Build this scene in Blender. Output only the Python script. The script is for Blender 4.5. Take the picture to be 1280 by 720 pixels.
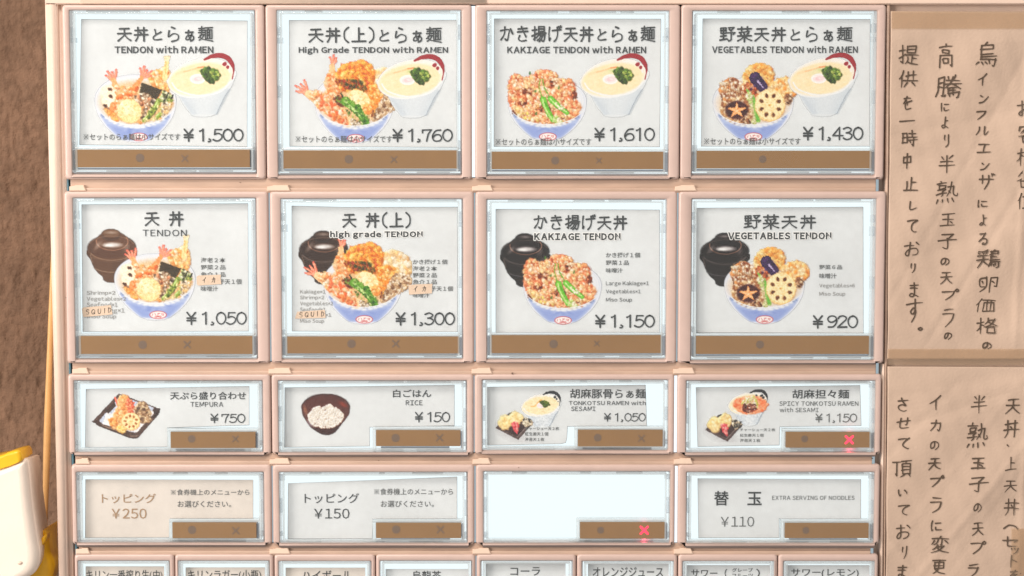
import bpy, bmesh, math, random
import numpy as np
from mathutils import Vector, Matrix

for o in list(bpy.data.objects): bpy.data.objects.remove(o)
C = bpy.context.scene.collection
R = math.radians
random.seed(4)

# ---------------------------------------------------------------- camera, world, lamps, exposure
D, PITCH, F = .65, R(4.1), 2080.                     # metres from the panel, downward tilt, focal length in photo pixels (1280 wide)
cam = bpy.data.objects.new('camera', bpy.data.cameras.new('camera')); C.objects.link(cam)
CAM = Vector((0, -D, D * math.tan(PITCH)))
cam.location = CAM; cam.rotation_euler = (R(90) - PITCH, 0, 0)
cam.data.sensor_width = 36; cam.data.lens = 36 * F / 1280; cam.data.clip_start = .01; cam.data.clip_end = 20
bpy.context.scene.camera = cam

w = bpy.data.worlds.new("World"); bpy.context.scene.world = w; w.use_nodes = True
bg = w.node_tree.nodes['Background']; bg.inputs[0].default_value = (1.0, .95, .90, 1); bg.inputs[1].default_value = .50

def lamp(name, loc, aim, size, power, col, size_y=None):
    l = bpy.data.lights.new(name, 'AREA'); l.energy = power; l.color = col; l.size = size
    if size_y: l.shape = 'RECTANGLE'; l.size_y = size_y
    o = bpy.data.objects.new(name, l); C.objects.link(o); o.location = loc
    o.rotation_euler = (Vector(aim) - Vector(loc)).to_track_quat('-Z', 'Y').to_euler(); return o
lamp('ceiling_lamp', (-.45, -1.0, 1.25), (0, 0, 0), .5, 15.5, (1, .92, .84), .35)
lamp('room_lamp', (-1.15, -.85, .25), (-.05, 0, 0), .6, 19, (1, .91, .83))
lamp('ceiling_spot', (-.25, -.72, .72), (-.12, 0, -.1), .035, .9, (1, .93, .82))
sc = bpy.context.scene
sc.view_settings.view_transform = 'Standard'; sc.view_settings.look = 'None'; sc.view_settings.exposure = .12; sc.view_settings.gamma = 1
sc.cycles.use_denoising = True; sc.cycles.max_bounces = 8; sc.cycles.transparent_max_bounces = 16; sc.cycles.caustics_reflective = False; sc.cycles.caustics_refractive = False
sc.cycles.sample_clamp_indirect = 4

# where a point of the photograph lies on the plane at depth y (y = 0: faces of the button frames, + is into the machine)
def P(px, py, y=0.):
    d = Vector(((px - 640) / F, 1, -(py - 360) / F)); c, s = math.cos(-PITCH), math.sin(-PITCH)
    d = Vector((d.x, d.y * c - d.z * s, d.y * s + d.z * c))
    t = (y - CAM.y) / d.y; return Vector((CAM.x + d.x * t, y, CAM.z + d.z * t))
U = D / F                                            # about one photo pixel on the panel, in metres
def RC(x0, y0, x1, y1, y):                           # rectangle on the panel
    xm, ym = (x0 + x1) / 2, (y0 + y1) / 2
    return (P(x0, ym, y).x, P(x1, ym, y).x, P(xm, y1, y).z, P(xm, y0, y).z)
# ---------------------------------------------------------------- materials
def mat(name, col, rough=.5, noise=0, nscale=200, bump=0, bscale=600, spec=.5, coat=0, dark=None, blotch=0, metal=0, stretch=None):
    m = bpy.data.materials.new(name); m.use_nodes = True; nt = m.node_tree; b = nt.nodes['Principled BSDF']
    b.inputs['Base Color'].default_value = (*col, 1); b.inputs['Roughness'].default_value = rough; b.inputs['Specular IOR Level'].default_value = spec
    b.inputs['Coat Weight'].default_value = coat; b.inputs['Coat Roughness'].default_value = .08; b.inputs['Metallic'].default_value = metal
    tc = nt.nodes.new('ShaderNodeTexCoord').outputs['Object']
    if stretch:
        mp = nt.nodes.new('ShaderNodeMapping'); mp.inputs['Scale'].default_value = stretch; nt.links.new(tc, mp.inputs['Vector']); tc = mp.outputs['Vector']
    def tex(sc_, det=4):
        n = nt.nodes.new('ShaderNodeTexNoise'); n.inputs['Scale'].default_value = sc_; n.inputs['Detail'].default_value = det; nt.links.new(tc, n.inputs['Vector']); return n.outputs['Fac']
    if noise:
        mx = nt.nodes.new('ShaderNodeMix'); mx.data_type = 'RGBA'; r = nt.nodes.new('ShaderNodeMapRange')
        r.inputs[1].default_value = .3; r.inputs[2].default_value = .7; nt.links.new(tex(nscale), r.inputs[0]); nt.links.new(r.outputs[0], mx.inputs[0])
        d = dark or tuple(c * (1 - noise) for c in col)
        mx.inputs[6].default_value = (*d, 1); mx.inputs[7].default_value = (*col, 1); out = mx.outputs[2]
        if blotch:
            m2 = nt.nodes.new('ShaderNodeMix'); m2.data_type = 'RGBA'; m2.blend_type = 'MULTIPLY'; r2 = nt.nodes.new('ShaderNodeMapRange')
            r2.inputs[1].default_value = .35; r2.inputs[2].default_value = .65; r2.inputs[3].default_value = 1 - blotch; r2.inputs[4].default_value = 1
            nt.links.new(tex(nscale * .12, 3), r2.inputs[0]); cb = nt.nodes.new('ShaderNodeCombineColor')
            for q in range(3): nt.links.new(r2.outputs[0], cb.inputs[q])
            m2.inputs[0].default_value = 1; nt.links.new(out, m2.inputs[6]); nt.links.new(cb.outputs[0], m2.inputs[7]); out = m2.outputs[2]
        nt.links.new(out, b.inputs['Base Color'])
        r3 = nt.nodes.new('ShaderNodeMapRange'); r3.inputs[3].default_value = rough * .82; r3.inputs[4].default_value = min(1, rough * 1.2); nt.links.new(tex(nscale * .3), r3.inputs[0]); nt.links.new(r3.outputs[0], b.inputs['Roughness'])
    if bump:
        bp = nt.nodes.new('ShaderNodeBump'); bp.inputs['Strength'].default_value = bump; bp.inputs['Distance'].default_value = .0006; nt.links.new(tex(bscale, 5), bp.inputs['Height']); nt.links.new(bp.outputs[0], b.inputs['Normal'])
    return m
def emit(name, col, s):
    m = bpy.data.materials.new(name); m.use_nodes = True; nt = m.node_tree; nt.nodes.remove(nt.nodes['Principled BSDF'])
    e = nt.nodes.new('ShaderNodeEmission'); e.inputs[0].default_value = (*col, 1); e.inputs[1].default_value = s; nt.links.new(e.outputs[0], nt.nodes['Material Output'].inputs[0]); return m
def clear(name, tint, body, fac, rough=.12, refl=1.):
    """clear or milky acrylic: light passes straight through, tinted, with a share of pale body and a Fresnel reflection"""
    m = bpy.data.materials.new(name); m.use_nodes = True; nt = m.node_tree; nt.nodes.remove(nt.nodes['Principled BSDF'])
    t = nt.nodes.new('ShaderNodeBsdfTransparent'); t.inputs[0].default_value = (*tint, 1)
    d = nt.nodes.new('ShaderNodeBsdfDiffuse'); d.inputs[0].default_value = (*body, 1); tr = nt.nodes.new('ShaderNodeBsdfTranslucent'); tr.inputs[0].default_value = (*body, 1)
    a = nt.nodes.new('ShaderNodeMixShader'); a.inputs[0].default_value = .5; nt.links.new(d.outputs[0], a.inputs[1]); nt.links.new(tr.outputs[0], a.inputs[2])
    b = nt.nodes.new('ShaderNodeMixShader'); b.inputs[0].default_value = fac; nt.links.new(t.outputs[0], b.inputs[1]); nt.links.new(a.outputs[0], b.inputs[2])
    g = nt.nodes.new('ShaderNodeBsdfGlossy'); g.inputs['Roughness'].default_value = rough
    f = nt.nodes.new('ShaderNodeLayerWeight'); f.inputs[0].default_value = .5; pw = nt.nodes.new('ShaderNodeMath'); pw.operation = 'POWER'; pw.inputs[1].default_value = 5; nt.links.new(f.outputs['Facing'], pw.inputs[0]); mu = nt.nodes.new('ShaderNodeMath'); mu.operation = 'MULTIPLY_ADD'; mu.inputs[1].default_value = .9 * refl; mu.inputs[2].default_value = .04 * refl; nt.links.new(pw.outputs[0], mu.inputs[0])
    c = nt.nodes.new('ShaderNodeMixShader'); nt.links.new(mu.outputs[0], c.inputs[0]); nt.links.new(b.outputs[0], c.inputs[1]); nt.links.new(g.outputs[0], c.inputs[2])
    nt.links.new(c.outputs[0], nt.nodes['Material Output'].inputs[0]); return m
def paper(name, *a, through=.3, **k):
    m = mat(name, *a, **k); nt = m.node_tree; b = nt.nodes['Principled BSDF']; t = nt.nodes.new('ShaderNodeBsdfTranslucent'); l = b.inputs['Base Color'].links
    nt.links.new(l[0].from_socket, t.inputs[0]); x = nt.nodes.new('ShaderNodeMixShader'); x.inputs[0].default_value = through
    nt.links.new(b.outputs[0], x.inputs[1]); nt.links.new(t.outputs[0], x.inputs[2]); nt.links.new(x.outputs[0], nt.nodes['Material Output'].inputs[0]); return m
def print_mat():
    m = bpy.data.materials.new('printed_picture'); m.use_nodes = True; nt = m.node_tree; b = nt.nodes['Principled BSDF']
    a = nt.nodes.new('ShaderNodeAttribute'); a.attribute_name = 'ink'; b.inputs['Roughness'].default_value = .55; b.inputs['Specular IOR Level'].default_value = .3
    nt.links.new(a.outputs['Color'], b.inputs['Base Color']); nt.links.new(a.outputs['Alpha'], b.inputs['Alpha']); return m
M = dict(
    bezel=mat('rose_plastic', (.56, .415, .365), .34, .05, 260, .10, 1500, blotch=.05),
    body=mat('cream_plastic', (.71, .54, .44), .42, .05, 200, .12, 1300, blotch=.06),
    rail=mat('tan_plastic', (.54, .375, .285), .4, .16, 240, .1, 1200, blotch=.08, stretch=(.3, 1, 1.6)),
    clip=mat('pale_clip_plastic', (.74, .56, .44), .35, .06, 400, .1, 1200),
    housing=mat('grey_housing', (.50, .44, .43), .4, .06, 300),
    card=paper('card_paper', (.82, .835, .845), .55, .045, 420, .12, 2600, spec=.3, blotch=.05),
    card_warm=paper('card_paper_warm', (.84, .77, .71), .5, .05, 380, .12, 2600, spec=.3, blotch=.07),
    window=mat('smoked_window', (.265, .142, .055), .24, .06, 120, spec=.4, blotch=.04),
    ghost=mat('unlit_mark', (.15, .095, .062), .4), ink=mat('black_ink', (.040, .045, .048), .5, spec=.25), soft_ink=mat('grey_ink', (.10, .105, .105), .5, spec=.25),
    pale_ink=mat('pale_grey_ink', (.26, .25, .24), .5), brown_ink=mat('brown_ink', (.34, .20, .10), .5), white_ink=mat('white_edge_ink', (.84, .84, .83), .5),
    pen=mat('pen_ink', (.085, .058, .040), .5, spec=.3), teal=mat('teal_gap_light', (.075, .17, .22), .4), dark=mat('dark_gap', (.10, .07, .055), .8),
    note=mat('beige_note_paper', (.53, .39, .30), .6, .05, 60, .25, 900, spec=.3, blotch=.07), tape=clear('amber_tape', (.95, .90, .82), (.66, .50, .36), .3, .25, .9),
    sticker=mat('tan_sticker_paper', (.72, .53, .39), .6, .08, 500, .1, 1500),
    wall=mat('stucco_brown', (.215, .125, .08), .9, .28, 260, .9, 900, spec=.2, blotch=.22),
    white=mat('white_device_plastic', (.84, .72, .62), .3, .04, 90, .1, 700, blotch=.05), yellow=mat('yellow_plastic', (.86, .47, .012), .35, .12, 160, .1, 700),
    cord=mat('amber_cord_plastic', (.60, .34, .13), .3, .15, 120), speck=mat('brown_speck', (.12, .06, .04), .7),
    glow=emit('backlight_glow', (.83, .93, .955), 1.06), leak=emit('light_leak', (.82, .93, 1.), 1.2), leak_dim=emit('dim_light_leak', (.45, .55, .60), .75), red=emit('red_led', (1., .035, .075), 2.6),
    lens=clear('clear_acrylic', (.985, 1, 1), (.88, .93, .96), .14, .1), lens_hi=clear('bright_acrylic', (1, 1, 1), (.9, .95, .97), .4, .08), lens_catch=clear('catch_acrylic', (.96, .98, 1), (.82, .87, .91), .32, .1),
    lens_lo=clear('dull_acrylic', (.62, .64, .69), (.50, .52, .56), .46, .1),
    pane=clear('lens_front', (.995, 1, 1), (.8, .85, .88), .02, .05, .6), art=print_mat())


# ---------------------------------------------------------------- printed food pictures (flat print, painted stroke by stroke)
SS = 4                                   # paint samples per millimetre-ish unit, halved once for clean edges
class Paint:
    def __init__(s, x0, y0, x1, y1, k, seed=1):
        s.x0, s.y0, s.k = x0, y0, SS / k                      # zoom units -> samples
        s.w = int((x1 - x0) * s.k) // 2 * 2; s.h = int((y1 - y0) * s.k) // 2 * 2
        s.w_px, s.h_px = s.w / SS, s.h / SS
        s.a = np.zeros((s.h, s.w, 4), np.float32); s.a[..., :3] = .86
        s.r = np.random.RandomState(seed)
    def _box(s, xa, ya, xb, yb):
        i0 = max(0, int((xa - s.x0) * s.k) - 2); i1 = min(s.w, int((xb - s.x0) * s.k) + 3)
        j0 = max(0, int((ya - s.y0) * s.k) - 2); j1 = min(s.h, int((yb - s.y0) * s.k) + 3)
        if i1 <= i0 or j1 <= j0: return None
        X, Y = np.meshgrid((np.arange(i0, i1) + .5) / s.k + s.x0, (np.arange(j0, j1) + .5) / s.k + s.y0)
        return i0, i1, j0, j1, X, Y
    def _put(s, b, m, col, al):
        i0, i1, j0, j1 = b[:4]
        t = s.a[j0:j1, i0:i1]; m = np.clip(m, 0, 1) * al
        if getattr(s, 'clip', None) is not None: m = m * s.clip(b[4], b[5])
        c = np.asarray(col, np.float32)
        if c.max() > 1.5: c = c / 255.
        a0 = t[..., 3]; a1 = m + a0 * (1 - m)
        for q in range(3):
            cq = c[..., q] if c.ndim == 3 else c[q]
            t[..., q] = np.where(a1 > 1e-4, (cq * m + t[..., q] * a0 * (1 - m)) / np.maximum(a1, 1e-4), t[..., q])
        t[..., 3] = a1
    def ell(s, x, y, rx, ry, col, al=1., rot=0., soft=1.5):
        R = max(rx, ry) + soft * 2
        b = s._box(x - R, y - R, x + R, y + R)
        if b is None: return
        c, n = math.cos(rot), math.sin(rot)
        U = (b[4] - x) * c + (b[5] - y) * n; V = -(b[4] - x) * n + (b[5] - y) * c
        d = (np.sqrt((U / rx) ** 2 + (V / ry) ** 2) - 1) * min(rx, ry)
        s._put(b, .5 - d / soft / 2, col, al)
    def ring(s, x, y, rx, ry, w, col, al=1., rot=0., a0=None, a1=None, soft=1.5):
        R = max(rx, ry) + w + 4
        b = s._box(x - R, y - R, x + R, y + R)
        c, n = math.cos(rot), math.sin(rot)
        U = (b[4] - x) * c + (b[5] - y) * n; V = -(b[4] - x) * n + (b[5] - y) * c
        d = np.abs(np.sqrt((U / rx) ** 2 + (V / ry) ** 2) - 1) * min(rx, ry) - w / 2
        m = .5 - d / soft / 2
        if a0 is not None:
            t = np.degrees(np.arctan2(V / ry, U / rx)) % 360
            w_ = ((t - a0) % 360) <= (a1 - a0)
            m = np.where(w_, m, 0)
        s._put(b, m, col, al)
    def poly(s, pts, col, al=1., smooth=False, soft=1.5):
        P = spline(pts, True) if smooth else np.array(pts, float)
        b = s._box(P[:, 0].min() - 3, P[:, 1].min() - 3, P[:, 0].max() + 3, P[:, 1].max() + 3)
        if b is None: return
        X, Y = b[4], b[5]; ins = np.zeros(X.shape, bool); D = np.full(X.shape, 1e9)
        for i in range(len(P)):
            x1, y1 = P[i]; x2, y2 = P[(i + 1) % len(P)]
            if abs(y2 - y1) > 1e-9:
                ins ^= ((y1 > Y) != (y2 > Y)) & (X < (x2 - x1) * (Y - y1) / (y2 - y1) + x1)
            dx, dy = x2 - x1, y2 - y1; L = dx * dx + dy * dy + 1e-9
            t = np.clip(((X - x1) * dx + (Y - y1) * dy) / L, 0, 1)
            D = np.minimum(D, (X - x1 - t * dx) ** 2 + (Y - y1 - t * dy) ** 2)
        D = np.sqrt(D); s._put(b, .5 + np.where(ins, D, -D) / soft / 2, col, al)
    def line(s, pts, w, col, al=1., smooth=True, w2=None, soft=1.5):
        P = spline(pts, False) if smooth and len(pts) > 2 else np.array(pts, float)
        w2 = w if w2 is None else w2; W = max(w, w2)
        b = s._box(P[:, 0].min() - W, P[:, 1].min() - W, P[:, 0].max() + W, P[:, 1].max() + W)
        if b is None: return
        D = np.full(b[4].shape, 1e9); n = len(P) - 1
        for i in range(n):
            dx, dy = P[i + 1] - P[i]; L = dx * dx + dy * dy + 1e-9
            t = np.clip(((b[4] - P[i, 0]) * dx + (b[5] - P[i, 1]) * dy) / L, 0, 1)
            d = np.sqrt((b[4] - P[i, 0] - t * dx) ** 2 + (b[5] - P[i, 1] - t * dy) ** 2) - (w + (w2 - w) * (i + t) / n) / 2
            D = np.minimum(D, d)
        s._put(b, .5 - D / soft / 2, col, al)
    def crumbs(s, pts, n, r0, r1, pal, lo=.75, al=.9, hi=.5):
        """a battered, crumbly surface: many small overlapping knobs inside an outline, each with its dark foot and bright top"""
        P = spline(pts, True); mn, mx = P.min(0), P.max(0); c = P.mean(0)
        pal = np.array(pal, float); k = 0
        while k < n:
            x, y = mn + (mx - mn) * s.r.rand(2)
            ins = False
            for i in range(0, len(P)):
                x1, y1 = P[i]; x2, y2 = P[(i + 1) % len(P)]
                if (y1 > y) != (y2 > y) and x < (x2 - x1) * (y - y1) / (y2 - y1 + 1e-9) + x1: ins = not ins
            k += 1
            if not ins: continue
            r = s.r.uniform(r0, r1); col = pal[s.r.randint(len(pal))] * s.r.uniform(.93, 1.05)
            col = np.clip(col, 0, 255); q = s.r.uniform(.6, 1.); t = s.r.uniform(0, 3.1)
            s.ell(x + r * .35, y + r * .45, r, r * q, col * lo * np.array([1, .9, .8]), al * .7, t, r * .5)
            s.ell(x, y, r * .95, r * q * .8, col, al, t, r * .5)
            s.ell(x - r * .3, y - r * .3, r * .5, r * .26, np.clip(col * 1.08 + 26, 0, 255), hi * .9, t, r * .4)
    def warp(s, amt):
        a = s.a; H_, W_ = a.shape[:2]
        def nz(f):                                                        # smooth random field
            g = s.r.normal(0, 1, (H_ // f + 3, W_ // f + 3)); y, x = np.mgrid[0:H_, 0:W_] / f; i, j = y.astype(int), x.astype(int); u, v = y - i, x - j
            u, v = u * u * (3 - 2 * u), v * v * (3 - 2 * v)
            return (g[i, j] * (1 - u) + g[i + 1, j] * u) * (1 - v) + (g[i, j + 1] * (1 - u) + g[i + 1, j + 1] * u) * v
        Y, X = np.mgrid[0:H_, 0:W_]
        X = np.clip(X + nz(5) * amt + nz(2) * amt * .5, 0, W_ - 1).astype(int); Y = np.clip(Y + nz(5) * amt + nz(2) * amt * .5, 0, H_ - 1).astype(int)
        s.a = a[Y, X]; k = .04 * min(1, amt); s.a[..., :3] = np.clip((s.a[..., :3] - .62) * (1 + .12 * min(1, amt)) + .62 + k * nz(3)[..., None] + k * nz(6)[..., None], 0, 1)
    def push(s): s.base = s.a.copy(); s.a[..., 3] = 0
    def pop(s, amt):
        s.warp(amt); f, g = s.a, s.base; m = f[..., 3:]; a1 = m + g[..., 3:] * (1 - m)
        g[..., :3] = (f[..., :3] * m + g[..., :3] * g[..., 3:] * (1 - m)) / np.maximum(a1, 1e-4); g[..., 3:] = a1; s.a = g
    def done(s, amt=0, bright=1.2):
        if amt: s.warp(amt)
        a = s.a; h, w = s.h // 2, s.w // 2
        a[..., :3] = 1 - (1 - a[..., :3]) ** bright
        al = a[..., 3:]; pm = np.concatenate([a[..., :3] * al, al], 2).reshape(h, 2, w, 2, 4).mean((1, 3))
        o = pm.copy(); o[..., :3] = np.where(pm[..., 3:] > 1e-3, pm[..., :3] / np.maximum(pm[..., 3:], 1e-3), .86)
        g = s.r.normal(0, .008, (h, w, 1)); o[..., :3] = np.clip(o[..., :3] + g, 0, 1)
        return o

def spline(pts, closed=False, n=6):
    P = np.array(pts, float); m = len(P); out = []
    for i in range(m if closed else m - 1):
        if closed: p0, p1, p2, p3 = P[i - 1], P[i], P[(i + 1) % m], P[(i + 2) % m]
        else: p0, p1, p2, p3 = P[max(i - 1, 0)], P[i], P[i + 1], P[min(i + 2, m - 1)]
        for k in range(n):
            t = k / n
            out.append(.5 * (2 * p1 + (p2 - p0) * t + (2 * p0 - 5 * p1 + 4 * p2 - p3) * t * t + (3 * p1 - p0 - 3 * p2 + p3) * t ** 3))
    if not closed: out.append(P[-1])
    return np.array(out)

GOLD = [(250, 178, 98), (255, 200, 130), (240, 148, 72), (255, 220, 165), (248, 165, 92)]
PALE = [(255, 232, 195), (255, 222, 170), (250, 212, 160), (255, 240, 215), (252, 200, 140)]
ROSE = [(238, 150, 110), (250, 185, 145), (225, 120, 80), (255, 210, 175), (190, 95, 60), (252, 196, 160), (245, 170, 120)]
BRWN = [(120, 78, 52), (160, 110, 78), (200, 160, 125), (92, 58, 42), (235, 210, 180)]
GREY = [(235, 222, 200), (205, 185, 160), (140, 118, 98), (95, 78, 66), (245, 236, 220), (180, 150, 110)]

def bowl_side(cx, cy, rx, fx, by, v0, v1, q):
    f = lambda v: (fx * .8 + (rx - fx * .8) * (1 - v ** 2.3)) * q * (1 - .25 * max(0, v - .93) / .07)
    V = [v0 + (v1 - v0) * k / 14 for k in range(15)]; L = [(cx - f(v), cy + (by - cy) * v) for v in V]
    return L + [(cx, cy + (by - cy) * v1 + 6)] + [(2 * cx - x, y) for x, y in L[::-1]]
def rice_bowl(p, cx, cy, rx, ry, fx, by, stamp):
    """white and blue bowl: rim ellipse, body down to by, foot half width fx"""
    body = bowl_side(cx, cy, rx, fx, by, 0, 1, 1) + [(cx, cy - 20)]
    p.poly(body, (226, 230, 242), 1, False, 3)
    p.ell(cx, cy, rx, ry, (231, 234, 240), 1, 0, 3)
    p.ring(cx, cy, rx, ry, 3, (198, 204, 220), .8)
    p.ring(cx, cy, rx * .95, ry * .95, 3.5, (205, 214, 236), .7)
    p.ring(cx, cy, rx * .88, ry * .87, 2.5, (214, 220, 238), .6)
def bowl_front(p, cx, cy, rx, ry, fx, by, stamp):
    p.pop(1.5)
    keep = p.clip if hasattr(p, 'clip') else None
    p.clip = lambda X, Y: ((((X - cx) / rx) ** 2 + ((Y - cy) / ry) ** 2) > 1) | (Y < cy)
    band = [(cx + rx * .93 * math.cos(math.radians(t)), cy + 14 + ry * 1.07 * math.sin(math.radians(t))) for t in range(12, 169, 8)]
    low = bowl_side(cx, cy, rx, fx, by, .42, .95, .93)
    p.poly(low + band, (176, 190, 230), .95, False, 6)
    p.poly(bowl_side(cx, cy, rx, fx, by, .62, .93, .84) + [(cx + rx * .7, cy + ry * 1.0), (cx, cy + ry * 1.2), (cx - rx * .7, cy + ry * 1.0)], (138, 156, 216), .7, False, 14)
    for k in range(46):
        t = math.radians(p.r.uniform(20, 160)); u = p.r.uniform(1.1, 1.42)
        x = cx + rx * .8 * math.cos(t) * (2.05 - u); y = cy + ry * u * math.sin(t)
        if y < by - 14: p.ell(x, y, p.r.uniform(10, 30), p.r.uniform(4, 10), (122, 142, 208) if k % 2 else (186, 196, 232), .35, -.25 + .5 * (x > cx), 6)
    for t in range(25, 160, 9):                                           # brushed wave edge under the white lip
        a = math.radians(t); p.ell(cx + rx * .9 * math.cos(a), cy + ry * 1.03 * math.sin(a) + 12, 16, 8, (236, 240, 246), .85, (90 - t) * .009, 4)
    for t, c in ((150, (92, 112, 160)), (146, (110, 128, 170)), (35, (92, 112, 160)), (40, (125, 140, 178))):
        a = math.radians(t); p.ell(cx + rx * .93 * math.cos(a), cy + ry * .99 * math.sin(a) + 14, 18, 7, c, .75, (90 - t) * .010, 5)
    for t in (158, 24): 
        a = math.radians(t); p.line([(cx + rx * .86 * math.cos(a), cy + ry * 1.2 * math.sin(a) + 20), (cx + rx * .74 * math.cos(a), cy + ry * 1.35 * math.sin(a) + 30)], 4, (224, 170, 160), .6)
    p.ring(cx, cy + 2, rx * .985, ry, 7, (246, 248, 252), .95, 0, 8, 172)
    sx, sy = stamp
    p.ell(sx, sy, 63, 30, (200, 78, 84), .95); p.ell(sx, sy, 57, 25, (250, 240, 238), 1)
    for q in ([(-38, -8), (-44, 6)], [(-24, -10), (-16, 2)], [(-4, -10), (14, -10)], [(6, -12), (-4, 2)], [(24, -9), (42, -7), (38, 4)], [(26, -2), (36, 4)], [(-20, 9), (20, 8)], [(-26, 16), (26, 15)], [(0, 8), (-16, 20)], [(2, 12), (18, 20)]):
        p.line([(sx + a, sy + b) for a, b in q], 4, (198, 80, 84), .85, False)
    p.clip = keep
def tail(p, x, y, ang, L, n=4):
    for k in range(n):
        a = ang + (k - (n - 1) / 2) * .36
        ex, ey = x + L * (.82 + .18 * (k % 2)) * math.cos(a), y + L * (.82 + .18 * (k % 2)) * math.sin(a)
        p.line([(x, y), ((x + ex) / 2 + 4, (y + ey) / 2), (ex, ey)], 24, (247, 142, 116), .95, True, 13, 4)
        p.line([(x, y), (ex, ey)], 6, (255, 196, 172), .7, False, 3, 3)
        p.ell(ex, ey, 8, 6, (232, 104, 90), .6, 0, 4)
def pepper(p, a, b, w, c=(118, 176, 70), bow=8):
    mx, my = (a[0] + b[0]) / 2 + bow, (a[1] + b[1]) / 2
    p.line([a, (mx + 3, my + 3), b], w + 5, (70, 92, 40), .6, True, w * .8)
    p.line([a, (mx, my), b], w, c, 1, True, w * .7)
    p.line([(a[0] - 4, a[1]), (mx - w * .25, my - 3), (b[0] - 6, b[1] - 8)], w * .25, (208, 232, 168), .8)
def egg(p, x, y, rx, ry, rot=0):
    p.ell(x + 4, y + 6, rx, ry, (205, 140, 80), .6, rot, 8)
    p.ell(x, y, rx, ry, (253, 218, 162), 1, rot, 4); p.ell(x - rx * .2, y - ry * .25, rx * .66, ry * .6, (255, 236, 200), .8, rot, 22)
    for k in range(44):
        t, u = p.r.uniform(0, 6.28), p.r.uniform(0, .88) ** .6
        p.ell(x + rx * u * math.cos(t), y + ry * u * math.sin(t), p.r.uniform(4, 15), p.r.uniform(3, 8), PALE[p.r.randint(5)] if k % 3 else (250, 180, 100), .5, p.r.uniform(0, 3), 4)
def lotus(p, x, y, r, ry=None, rot=0, n=7, c=(250, 226, 180), h=(96, 56, 38)):
    ry = ry or r
    p.ell(x + 5, y + 7, r, ry, (170, 110, 60), .5, rot, 8); p.ell(x, y, r, ry, (240, 200, 140), 1, rot, 4); p.ell(x - 2, y - 3, r * .93, ry * .93, c, 1, rot, 6)
    for k in range(60):
        t, u = p.r.uniform(0, 6.28), p.r.uniform(0, .9)
        p.ell(x + r * u * math.cos(t), y + ry * u * math.sin(t), p.r.uniform(3, 10), p.r.uniform(3, 7), ((255, 240, 210), (244, 206, 146), (238, 190, 120))[k % 3], .45, 0, 3)
    for k in range(n):
        t = k * 6.283 / n + .4
        hx, hy = x + r * .62 * math.cos(t), y + ry * .62 * math.sin(t)
        p.ell(hx, hy, r * .17, r * .13, (190, 140, 90), .9, t, 4); p.ell(hx + 2, hy + 1, r * .13, r * .1, h, .9, t, 3)
    p.ell(x, y, r * .07, r * .06, (210, 160, 100), .8)
BOWL = (395, 375, 297, 192)
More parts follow.
